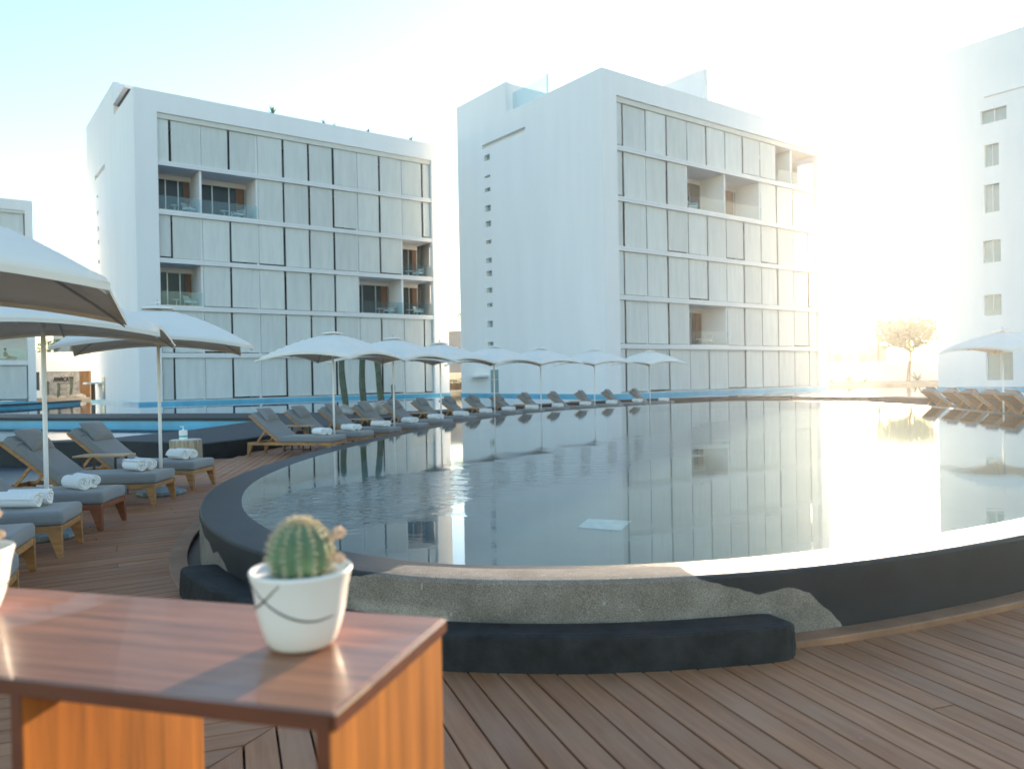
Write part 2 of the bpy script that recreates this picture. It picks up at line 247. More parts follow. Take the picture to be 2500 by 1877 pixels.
# ================================================================== mesh helpers
class MB:
    def __init__(s): s.v = []; s.f = []
    def add(s, vs, fs):
        o = len(s.v); s.v += [tuple(q) for q in vs]; s.f += [tuple(i+o for i in f) for f in fs]; return s
    def box(s, x0, x1, y0, y1, z0, z1):
        return s.add([(x0,y0,z0),(x1,y0,z0),(x1,y1,z0),(x0,y1,z0),(x0,y0,z1),(x1,y0,z1),(x1,y1,z1),(x0,y1,z1)],
                     [(0,3,2,1),(4,5,6,7),(0,1,5,4),(1,2,6,5),(2,3,7,6),(3,0,4,7)])
    def bar(s, a, b, w, h, up=(0,0,1), w2=None, h2=None):
        a = Vector(a); b = Vector(b); d = (b-a).normalized(); u = Vector(up)
        x = d.cross(u).normalized(); y = x.cross(d); w2 = w if w2 is None else w2; h2 = h if h2 is None else h2
        vs = [a-x*w/2-y*h/2, a+x*w/2-y*h/2, a+x*w/2+y*h/2, a-x*w/2+y*h/2, b-x*w2/2-y*h2/2, b+x*w2/2-y*h2/2, b+x*w2/2+y*h2/2, b-x*w2/2+y*h2/2]
        return s.add(vs, [(0,1,2,3),(7,6,5,4),(4,5,1,0),(5,6,2,1),(6,7,3,2),(7,4,0,3)])
    def tube(s, pts, rad, n=8, cap=True):
        pts = [Vector(q) for q in pts]; o = len(s.v); k = len(pts)
        for i, q in enumerate(pts):
            d = (pts[min(i+1, k-1)]-pts[max(i-1, 0)]).normalized()
            x = d.orthogonal().normalized() if i == 0 else (px - d*px.dot(d)).normalized(); px = x
            y = d.cross(x); r = rad[i] if isinstance(rad, (list, tuple)) else rad
            s.v += [tuple(q + (x*math.cos(t)+y*math.sin(t))*r) for t in [2*math.pi*j/n for j in range(n)]]
        for i in range(k-1):
            for j in range(n): s.f.append((o+i*n+j, o+i*n+(j+1)%n, o+(i+1)*n+(j+1)%n, o+(i+1)*n+j))
        if cap: s.f.append(tuple(o+j for j in reversed(range(n)))); s.f.append(tuple(o+(k-1)*n+j for j in range(n)))
        return s
    def lathe(s, prof, n=24, fn=None):
        o = len(s.v); k = len(prof)
        for i, (r, z) in enumerate(prof):
            for j in range(n):
                t = 2*math.pi*j/n; rr = r*(fn(t, z) if fn else 1); s.v.append((rr*math.cos(t), rr*math.sin(t), z))
        for i in range(k-1):
            for j in range(n): s.f.append((o+i*n+j, o+i*n+(j+1)%n, o+(i+1)*n+(j+1)%n, o+(i+1)*n+j))
        s.f.append(tuple(o+j for j in reversed(range(n)))); s.f.append(tuple(o+(k-1)*n+j for j in range(n)))
        return s
    def prism(s, poly, z0, z1):
        n = len(poly); a = sum(poly[i][0]*poly[(i+1)%n][1]-poly[(i+1)%n][0]*poly[i][1] for i in range(n))
        if a < 0: poly = poly[::-1]
        f0 = (lambda i: z0[i]) if isinstance(z0, (list, tuple)) else (lambda i: z0)
        f1 = (lambda i: z1[i]) if isinstance(z1, (list, tuple)) else (lambda i: z1)
        vs = [(q[0], q[1], f0(i)) for i, q in enumerate(poly)] + [(q[0], q[1], f1(i)) for i, q in enumerate(poly)]
        return s.add(vs, [tuple(reversed(range(n))), tuple(range(n, 2*n))] + [(i, (i+1)%n, n+(i+1)%n, n+i) for i in range(n)])
    def holes(s, us, vs, hole, P, t0, t1):
        """thick wall in a (u,v) plane made of grid cells, with openings; P(u,v,t) gives the point"""
        nu, nv = len(us)-1, len(vs)-1
        sol = lambda i, j: 0 <= i < nu and 0 <= j < nv and not hole((us[i]+us[i+1])/2, (vs[j]+vs[j+1])/2)
        for i in range(nu):
            for j in range(nv):
                if not sol(i, j): continue
                u0, u1, v0, v1 = us[i], us[i+1], vs[j], vs[j+1]
                q = lambda *c: s.add([P(*k) for k in c], [(0,1,2,3)])
                q((u0,v0,t0),(u1,v0,t0),(u1,v1,t0),(u0,v1,t0)); q((u0,v0,t1),(u0,v1,t1),(u1,v1,t1),(u1,v0,t1))
                if not sol(i-1,j): q((u0,v0,t0),(u0,v1,t0),(u0,v1,t1),(u0,v0,t1))
                if not sol(i+1,j): q((u1,v0,t0),(u1,v0,t1),(u1,v1,t1),(u1,v1,t0))
                if not sol(i,j-1): q((u0,v0,t0),(u0,v0,t1),(u1,v0,t1),(u1,v0,t0))
                if not sol(i,j+1): q((u0,v1,t0),(u1,v1,t0),(u1,v1,t1),(u0,v1,t1))
        return s
    def mesh(s, name, m, smooth=False):
        me = bpy.data.meshes.new(name); me.from_pydata(s.v, [], s.f); me.materials.append(m)
        if smooth:
            for p in me.polygons: p.use_smooth = True
        me.update(); return me
    def build(s, name, m, parent=None, smooth=False, loc=(0,0,0), rot=(0,0,0), bevel=0, solid=0, sub=0):
        return obj(name, s.mesh(name, m, smooth), parent, loc, rot, bevel, solid, sub)
def obj(name, me, parent=None, loc=(0,0,0), rot=(0,0,0), bevel=0, solid=0, sub=0):
    o = bpy.data.objects.new(name, me); COL.objects.link(o); o.location = loc; o.rotation_euler = rot
    if parent: o.parent = parent
    if solid: md = o.modifiers.new('solid', 'SOLIDIFY'); md.thickness = solid; md.offset = 0
    if bevel: md = o.modifiers.new('bevel', 'BEVEL'); md.width = bevel; md.segments = 2; md.limit_method = 'ANGLE'; md.angle_limit = R(40)
    if sub: md = o.modifiers.new('sub', 'SUBSURF'); md.levels = sub; md.render_levels = sub
    return o
def tag(o, label, cat, group=None):
    o['label'] = label; o['category'] = cat
    if group: o['group'] = group
    return o
def struct(o, kind='structure'): o['kind'] = kind; return o
def thing(name, label, cat, loc=(0,0,0), rz=0, group=None):
    o = bpy.data.objects.new(name, None); COL.objects.link(o); o.location = loc; o.rotation_euler = (0,0,rz)
    return tag(o, label, cat, group)
def dup(o, parent=None):
    c = o.copy(); COL.objects.link(c)
    if parent: c.parent = parent
    for ch in KIDS(o): dup(ch, c)
    return c
def KIDS(o): return list(o.children)
def dup_thing(root, label, loc, rz):
    c = dup(root); c.location = loc; c.rotation_euler = (0,0,rz); c['label'] = label; return c
ORD = ['first','second','third','fourth','fifth','sixth','seventh','eighth','ninth','tenth','eleventh','twelfth','thirteenth','fourteenth']

# ================================================================== the round pool outline
CTRL = [(0.1,4.93),(0.98,4.96),(2.05,5.25),(3.6,5.98),(5.5,7.2),(7.5,8.9),(9.5,11.3),(11.2,14.3),(12.3,18.0),(13.1,22),(13.6,26),(13.35,30),(12.1,33),
        (10.0,34.2),(7.5,33.1),(4.9,31.0),(2.3,28.4),(0.4,25.6),(-1.1,21.9),(-2.0,18.4),(-2.62,15.3),(-3.0,13),(-3.14,11),(-3.02,9.1),(-2.55,7.44),(-1.88,6.2),(-1.25,5.52),(-0.55,5.08)]
def closed_spline(pts, per):
    n = len(pts); out = []
    for i in range(n):
        p0, p1, p2, p3 = [Vector((*pts[(i+k) % n], 0)) for k in (-1, 0, 1, 2)]
        for k in range(per):
            t = k/per
            out.append(0.5*((2*p1)+(p2-p0)*t+(2*p0-5*p1+4*p2-p3)*t*t+(3*p1-p0-3*p2+p3)*t**3))
    return out
PER = 24
OUTL = closed_spline(CTRL, PER)
for _ in range(12):
    OUTL = [(OUTL[i-1]+OUTL[i]*2+OUTL[(i+1) % len(OUTL)])/4 for i in range(len(OUTL))]
NP = len(OUTL)
NRM = []
for i in range(NP):
    d = (OUTL[(i+1) % NP]-OUTL[i-1]).normalized(); NRM.append(Vector((d.y, -d.x, 0)))   # outward (outline runs anticlockwise)
def off(i, d): q = OUTL[i % NP]+NRM[i % NP]*d; return q
def inside(x, y, grow):
    """is (x,y) within the outline grown by grow"""
    best = 1e9; bi = 0
    for i in range(0, NP, 4):
        dx = OUTL[i].x-x; dy = OUTL[i].y-y; k = dx*dx+dy*dy
        if k < best: best = k; bi = i
    for i in range(bi-4, bi+5):
        q = OUTL[i % NP]; k = (q.x-x)**2+(q.y-y)**2
        if k < best: best = k; bi = i % NP
    s = (x-OUTL[bi].x)*NRM[bi].x+(y-OUTL[bi].y)*NRM[bi].y
    return s < grow
Z_W = 0.42
# ------------------------------------------------------------------ ground sheets
g = MB().add([(-108,-26,-0.9),(108,-26,-0.9),(108,192,-0.9),(-108,192,-0.9)], [(0,1,2,3)]).build('ground', M['ground']); struct(g)
tg = MB().prism([(-108,74),(108,74),(108,192),(-108,192)], -0.88, 0.47).build('terrace_ground', M['ground']); struct(tg)

# ------------------------------------------------------------------ round pool: wall and rim, floor, water
RIM = [(-0.03,0.10),(0.0,0.402),(0.03,0.416),(0.08,0.424),(0.20,0.427),(0.34,0.428),(0.41,0.425),(0.427,0.418),(0.434,0.402),(0.435,0.36)] + [(0.435, z) for z in (0.31,0.27,0.23,0.19,0.15,0.11,0.07,0.035,-0.02)]
# dry height along the wall, given at outline x positions of the near arc (x, dry below this z)
def dry_at(p, z):
    x, y = p.x, p.y
    if y > 9.0: return 0.0
    def lerp(tab, v):
        for (a, b), (c, d) in zip(tab, tab[1:]):
            if a <= v <= c: return b+(d-b)*(v-a)/(c-a)
        return tab[0][1] if v < tab[0][0] else tab[-1][1]
    if x < -1.7: top = lerp([(-3.2,0.38),(-2.75,0.36),(-2.62,0.30),(-2.5,0.30),(-2.42,0.24),(-2.33,0.29),(-2.2,0.22),(-2.1,0.12),(-2.02,-0.1),(-1.7,-0.1)], x)
    else: top = lerp([(-1.7,-0.1),(-1.3,-0.05),(-1.12,0.36),(-0.95,0.40),(-0.5,0.50),(0.9,0.50),(1.10,0.40),(1.3,0.34),(1.44,0.29),(1.53,0.31),(1.66,0.315),(1.78,0.27),(1.88,0.17),(1.97,0.10),(2.03,-0.02),(2.15,-0.1),(20,-0.1)], x)
    return max(0, min(1, 0.5+(top-z)*6.0))
mb = MB(); K = len(RIM)
for i in range(NP):
    for d, z in RIM: q = off(i, d); mb.v.append((q.x, q.y, z))
for i in range(NP):
    for k in range(K-1):
        a = i*K+k; b2 = ((i+1) % NP)*K+k; mb.f.append((a, b2, b2+1, a+1))
basin = mb.build('pool_basin', M['basin'])
at = basin.data.attributes.new('dry', 'FLOAT', 'POINT')
vals = []
for i in range(NP):
    for d, z in RIM:
        v = dry_at(off(i, 0.43), z) if d > 0.40 else (0.0 if d < 0.2 else dry_at(off(i, 0.43), 0.42)*0.9)
        vals.append(v)
at.data.foreach_set('value', vals)
at2 = basin.data.attributes.new('tone', 'FLOAT', 'POINT'); vals = []
for i in range(NP):
    q = off(i, 0.43)
    for d, z in RIM:
        v = 1.0
        if q.y < 7:       # damp blotch and a patched area of newer render on the near wall
            v *= 1-0.45*max(0, 1-((q.x+0.08)/0.26)**2)*max(0, min(1, (0.33-z)*9+0.3*math.sin(q.x*11)))
            if -1.0 < q.x < -0.40+0.12*z and z < 0.26-0.05*(q.x+1.0): v *= 1.45
            if q.x > 1.0 and z < 0.36: v *= 1.12
        vals.append(v)
at2.data.foreach_set('value', vals)
tag(basin, 'raised rounded pool wall of stained grey concrete with dark rim', 'pool wall')
fl = MB(); fl.add([(p.x, p.y, 0.12) for p in OUTL], [tuple(range(NP))]); fo = fl.build('pool_floor', M['poolfloor'])
struct(fo)
wt = MB(); wt.add([(off(i, 0.05).x, off(i, 0.05).y, Z_W) for i in range(NP)], [tuple(range(NP))]); wo_ = wt.build('pool_water', M['water']); struct(wo_)
hp = MB().prism([(0.62,7.65),(0.77,8.10),(1.19,7.93),(1.02,7.45)], 0.10, 0.127).build('floor_hatch', M['poolpanel'])
tag(hp, 'pale square hatch on the pool floor seen under the water', 'hatch')

# ------------------------------------------------------------------ black step bench hugging the pool wall
ib = [i for i in range(NP) if OUTL[i].y < 7.0 and -2.45 < off(i, 0.5).x < 1.60]
ib.sort(key=lambda i: (i+NP//2) % NP)
BP = [(0.437,-0.01),(0.437,0.180),(0.46,0.185),(0.60,0.195),(0.685,0.198),(0.708,0.193),(0.718,0.180),(0.722,0.15),(0.728,0.08),(0.73,-0.01)]
mb = MB(); kb = len(BP)
for n_, i in enumerate(ib):
    e = min(n_, len(ib)-1-n_); sh = 1.0 if e > 2 else (0.72, 0.90, 0.975)[e]; zz = 1.0 if e > 2 else (0.86, 0.965, 0.995)[e]
    for d, z in BP:
        q = off(i, 0.437+(d-0.437)*sh); mb.v.append((q.x, q.y, z*zz if z > 0 else z))
for n_ in range(len(ib)-1):
    for k in range(kb-1): a = n_*kb+k; mb.f.append((a, a+kb, a+kb+1, a+1))
mb.f.append(tuple(reversed(range(kb)))[::-1]); mb.f.append(tuple((len(ib)-1)*kb+k for k in reversed(range(kb))))
bench = mb.build('step_bench', M['bench'])
tag(bench, 'low black curved step running along the foot of the pool wall', 'step')
BENCH_I = set(ib)

# ------------------------------------------------------------------ decking
deck = MB().add([(-9,-3,-0.055),(16,-3,-0.055),(19,38,-0.055),(-3,38,-0.055),(-8,20,-0.055)], [(0,1,2,3,4)]).build('deck', M['dark']); struct(deck)
def side(p, a, d): return d[0]*(p[1]-a[1])-d[1]*(p[0]-a[0])      # >0 left of the line
def left_x(y): return -7.3 if y < 12 else (-7.3+(y-12)*0.12 if y < 16.5 else -6.0)
def sector(x, y):
    if x < left_x(y) or y < 0.2 or x > 6.5 or y > 20.5 or (x > 2 and y > 8): return None
    if y > 13.3 + 0.10*(x+4): return 'D'
    if side((x, y), (-1.13, 3.62), (0.394, 0.919)) < 0: return 'A'
    if side((x, y), (-4.0, 4.2), (2.5, 0.8)) < 0: return 'B'
    return 'C'
ANG = {'A': R(-70), 'B': R(20), 'C': R(32), 'D': R(99)}
PITCH = 0.146
rnd = random.Random(3)
nplank = 0
REST = MB()
def plank(base, d, nv, e0, e1, ang):
    """e0, e1: start/end along the run for the two long edges (right, left)"""
    global nplank
    nplank += 1
    W2 = PITCH/2-0.0055; z1 = rnd.uniform(-0.0015, 0.0015); c = 0.0025
    mid = (e0[0]+e0[1]+e1[0]+e1[1])/4; g = 0.0028
    lo = lambda v: (e0[0]+(e0[1]-e0[0])*(v+W2)/(2*W2))-mid+g
    hi = lambda v: (e1[0]+(e1[1]-e1[0])*(v+W2)/(2*W2))-mid-g
    vs = []
    for fn in (lo, hi): vs += [(fn(v), v, z) for v, z in ((-W2,-0.03),(W2,-0.03),(W2,z1-c),(W2-c,z1),(-W2+c,z1),(-W2,z1-c))]
    m = MB().add(vs, [(0,1,2,3,4,5),(11,10,9,8,7,6)]+[(i,i+6,(i+1)%6+6,(i+1)%6) for i in range(6)])
    q = base+d*mid
    ends = [base+d*(mid+k*(e1[0]-e0[0])/2) for k in (-1, -0.5, 0, 0.5, 1)]
    if q.y > 12.2 or all(abs(p.x) > 0.68*p.y+0.2 or p.y < 2.9 for p in ends):      # far off or outside the picture: joined into one part
        ca_, sa_ = math.cos(ang), math.sin(ang)
        REST.add([(q.x+ca_*x-sa_*y, q.y+sa_*x+ca_*y, z) for x, y, z in m.v], m.f); return None
    return m.build('plank', M['deck'], deck, loc=(q.x, q.y, 0), rot=(0,0,ang))
def okpt(q, S): return sector(q.x, q.y) == S and not inside(q.x, q.y, 0.62 if (q.x < -1.5 and q.y > 6.2) else 0.50)
def edge_end(base, d, S, t, sgn):
    """refine where the run really stops near t along this edge (sgn -1 start, +1 end)"""
    if okpt(base+d*t, S):
        for k in range(70):
            if not okpt(base+d*(t+sgn*0.006*k), S): return t+sgn*0.006*(k-1)
        return t
    for k in range(70):
        if okpt(base+d*(t-sgn*0.006*k), S): return t-sgn*0.006*k
    return t
for S in 'ABCD':
    a = ANG[S]; d = Vector((math.cos(a), math.sin(a))); nv = Vector((-d.y, d.x))
    ref = {'A': Vector((-1.13,3.62)), 'B': Vector((-1.13,3.62)), 'C': Vector((-3,7)), 'D': Vector((-5,15))}[S]
    span = {'A': (-64, 64), 'B': (-60, 50), 'C': (-60, 70), 'D': (-40, 40)}[S]
    step = 0.03 if S in 'AB' else 0.05
    for k in range(*span):
        base = ref+nv*(k+0.5)*PITCH
        t = -9.0; start = None; runs = []
        while t < 9.0:
            q = base+d*t
            ok = okpt(q, S)
            if ok and start is None: start = t
            if not ok and start is not None: runs.append((start, t)); start = None
            t += step
        if start is not None: runs.append((start, 9.0))
        for (s, e) in runs:
            if e-s < 0.12: continue
            cuts = [s]; u = s+rnd.uniform(0.9, 3.2)
            while u < e-0.5: cuts.append(u); u += rnd.uniform(1.8, 3.4)
            cuts.append(e)
            for p0, p1 in zip(cuts, cuts[1:]):
                mid = base+d*(p0+p1)/2
                # only what the photo can show
                if mid.y < 1.0 and abs(mid.x) > 2.5: continue
                if mid.x > 4.6 or (mid.x < -8): continue
                if p1-p0 > 0.1:
                    hw = nv*(PITCH/2-0.004)
                    a0 = (edge_end(base-hw, d, S, p0, -1), edge_end(base+hw, d, S, p0, -1)) if p0 == s else (p0, p0)
                    a1 = (edge_end(base-hw, d, S, p1, 1), edge_end(base+hw, d, S, p1, 1)) if p1 == e else (p1, p1)
                    if min(a1)-max(a0) > 0.04: plank(base, d, nv, a0, a1, a)
rest = REST.build('distant_planks', M['deck'], deck); rest['kind'] = 'stuff'
# plain boarding under the far lounger rows (planks there are hidden or too small to tell apart)
fb = MB()
for sgn, (i0, i1) in (('far', (0, NP)),):
    ring = [i for i in range(NP) if OUTL[i].y > 16.0 or (OUTL[i].x > 4 and OUTL[i].y > 6)]
    ring.sort(key=lambda i: i)
    for i in ring:
        if (i+1) % NP in ring:
            p, q = off(i, 0.42), off(i+1, 0.42); p2, q2 = off(i, 4.6), off(i+1, 4.6)
            if OUTL[i].x < 0 and OUTL[i].y < 20.0: continue
            fb.add([(p.x,p.y,-0.012),(q.x,q.y,-0.012),(q2.x,q2.y,-0.012),(p2.x,p2.y,-0.012)], [(0,1,2,3)])
fbo = fb.build('far_deck_boarding', M['deck'], deck); fbo['kind'] = 'stuff'
# curved edging boards round the wall
def edging(sel, d0, d1, z0, z1, nseg):
    per = max(2, len(sel)//nseg)
    for s in range(0, len(sel)-1, per):
        part = sel[s:s+per+1]
        if len(part) < 3: continue
        m = MB(); prof = [(d0,z0),(d0,z1),(d1-0.006,z1),(d1,z1-0.006),(d1,z0)]; k = len(prof)
        for n_, i in enumerate(part):
            for dd, z in prof:
                q = off(i, dd)
                if n_ == 0: q = q.lerp(off(part[1], dd), 0.06)
                m.v.append((q.x, q.y, z))
        for n_ in range(len(part)-1):
            for j in range(k-1): a = n_*k+j; m.f.append((a, a+k, a+k+1, a+1))
        m.f.append(tuple(range(k))); m.f.append(tuple(reversed([(len(part)-1)*k+j for j in range(k)])))
        m.build('edging_board', M['board'], deck)
order = sorted(range(NP), key=lambda i: (i+NP//2) % NP)
edging([i for i in order if 1.58 < off(i,0.5).x < 6.0 and OUTL[i].y < 9], 0.438, 0.575, -0.02, 0.042, 4)
edging([i for i in order if OUTL[i].x < -1 and 6.35 < OUTL[i].y < 16.5], 0.545, 0.70, -0.02, 0.008, 5)

# ------------------------------------------------------------------ dark apron, retaining wall, side pools
ap = MB().add([(-40,1.0,-0.012),(-7.0,1.0,-0.012),(-7.0,12,-0.012),(-6.2,16.9,-0.012),(-9,16.9,-0.012),(-40,13.5,-0.012)], [(0,1,2,3,4,5)]).build('pool_apron', M['apron']); struct(ap)
IN = [(-40,13.0,.45),(-16,15.2,.45),(-10.7,16.0,.45),(-8.6,16.4,.44),(-6.6,16.6,.34),(-6.15,17.8,.34),(-5.5,20.2,.36),(-4.85,22.4,.38),(-4.1,24.8,.42),(-3.0,27.1,.44),(-1.4,29.8,.45),(0.8,32.6,.45),(3.3,35.6,.45),(6.2,38.2,.45),(10,39.6,.45),(14,39.0,.45),(17.2,36,.45),(18.4,30,.45),(18.2,24,.45),(17.3,18,.45),(15.6,12.5,.45),(12.6,8.0,.45)]
OU = [(-40,13.6,.45),(-16,15.8,.45),(-10.7,16.5,.45),(-8.9,16.95,.45),(-8.1,19.6,.45),(-7.85,23.0,.45),(-8.2,25.4,.45),(-8.7,29.3,.45),(-5.2,29.6,.45),(-3.8,29.0,.45),(-2.1,30.6,.45),(0.2,33.4,.45),(2.8,36.4,.45),(5.9,39.1,.45),(10,40.6,.45),(14.6,39.9,.45),(18.1,36.4,.45),(19.3,30,.45),(19.1,23.9,.45),(18.2,17.7,.45),(16.4,12.1,.45),(13.2,7.3,.45)]
mb = MB()
for (x0,y0,z0),(x1,y1,z1) in zip(IN, OU): mb.v += [(x0,y0,-0.9),(x0,y0,z0-0.02),(x0+(x1-x0)*0.02,y0+(y1-y0)*0.02,z0),(x1,y1,z1),(x1,y1,-0.9)]
for i in range(len(IN)-1):
    for k in range(4): a = i*5+k; mb.f.append((a, a+1, a+6, a+5))
mb.f.append((0,4,3,2,1)); n5 = (len(IN)-1)*5; mb.f.append((n5,n5+1,n5+2,n5+3,n5+4))
tag(mb.build('retaining_wall', M['charcoal']), 'dark charcoal low wall behind the loungers holding back the water', 'wall')
# coping walk between the left pool and the channel
cw = thing('pool_coping', 'dark coping strip crossing the blue pool behind the left loungers', 'coping')
MB().prism([(-8.25,25.45),(-19.2,29.2),(-40,36.3),(-40,40.5),(-22,33.7),(-8.75,29.25)], 0.36, 0.455).build('coping_slab', M['charcoal'], cw)
MB().prism([(-8.25,25.52),(-19.2,29.27),(-40,36.4),(-40,40.4),(-22,33.6),(-8.75,29.15)], -0.88, 0.357).build('tiled_wall', M['bluetile'], cw)
struct(MB().prism([(-40,13.3),(-16,15.5),(-10.7,16.25),(-8.75,16.7),(-8.0,19.7),(-7.8,23),(-8.1,25.6),(-19.2,29.35),(-40,36.5)], -0.7, -0.55).build('side_pool_floor', M['bluefloor']))
struct(MB().add([(x,y,0.19) for x,y in [(-40,13.3),(-16,15.5),(-10.7,16.25),(-8.75,16.7),(-8.0,19.7),(-7.8,23),(-8.1,25.6),(-19.2,29.35),(-40,36.5)]][::-1], [tuple(range(9))]).build('side_pool_water', M['water2']))
# channel round the buildings
CH = [(-42,38.5),(-22,33.65),(-8.72,29.2),(-5.2,29.4),(-3.6,28.6),(-2.0,30.4),(0.4,33.1),(3.0,36.1),(6.0,38.9),(10,40.3),(14.4,39.6),(17.9,36.2),(19.1,30),(18.9,23.9),(18.0,17.7),(16.2,12.2),(13.0,7.4),(40,4),(70,20),(70,74.2),(-70,74.2),(-70,45)]
struct(MB().add([(x,y,0.25) for x,y in CH], [tuple(range(len(CH)))]).build('channel_water', M['water2']))
struct(MB().add([(x,y,-0.45) for x,y in CH], [tuple(range(len(CH)))]).build('channel_floor', M['bluefloor']))
# curved coping at far left
cc = thing('curved_coping', 'curved dark coping sweeping through the water at far left', 'coping')
arc = [(-60,36),(-48,37.5),(-38.5,40),(-34,44.5),(-33,50),(-33.2,55),(-34.2,60)]
pts = []
for i in range(len(arc)-1):
    p0, p1, p2, p3 = [Vector(arc[max(0, min(len(arc)-1, i+k))]) for k in (-1,0,1,2)]
    for k in range(6):
        t = k/6; pts.append(0.5*((2*p1)+(p2-p0)*t+(2*p0-5*p1+4*p2-p3)*t*t+(3*p1-p0-3*p2+p3)*t**3))
pts.append(Vector(arc[-1]))
for nm, w0, z0, z1, m_ in (('coping_top', 0.9, 0.42, 0.52, 'charcoal'), ('tiled_wall', 0.82, -0.6, 0.418, 'bluetile')):
    mb = MB()
    for i, q in enumerate(pts):
        d = (pts[min(i+1, len(pts)-1)]-pts[max(i-1, 0)]).normalized(); nn = Vector((d.y,-d.x))
        for s_, z in ((0.9-w0,z0),(w0,z0),(w0,z1),(0.9-w0,z1)): mb.v.append((q.x+nn.x*s_, q.y+nn.y*s_, z))
    for i in range(len(pts)-1):
        for k in range(4): a = i*4; mb.f.append((a+k, a+(k+1)%4, a+4+(k+1)%4, a+4+k))
    mb.f.append((3,2,1,0)); a = (len(pts)-1)*4; mb.f.append((a,a+1,a+2,a+3)); mb.build(nm, M[m_], cc)

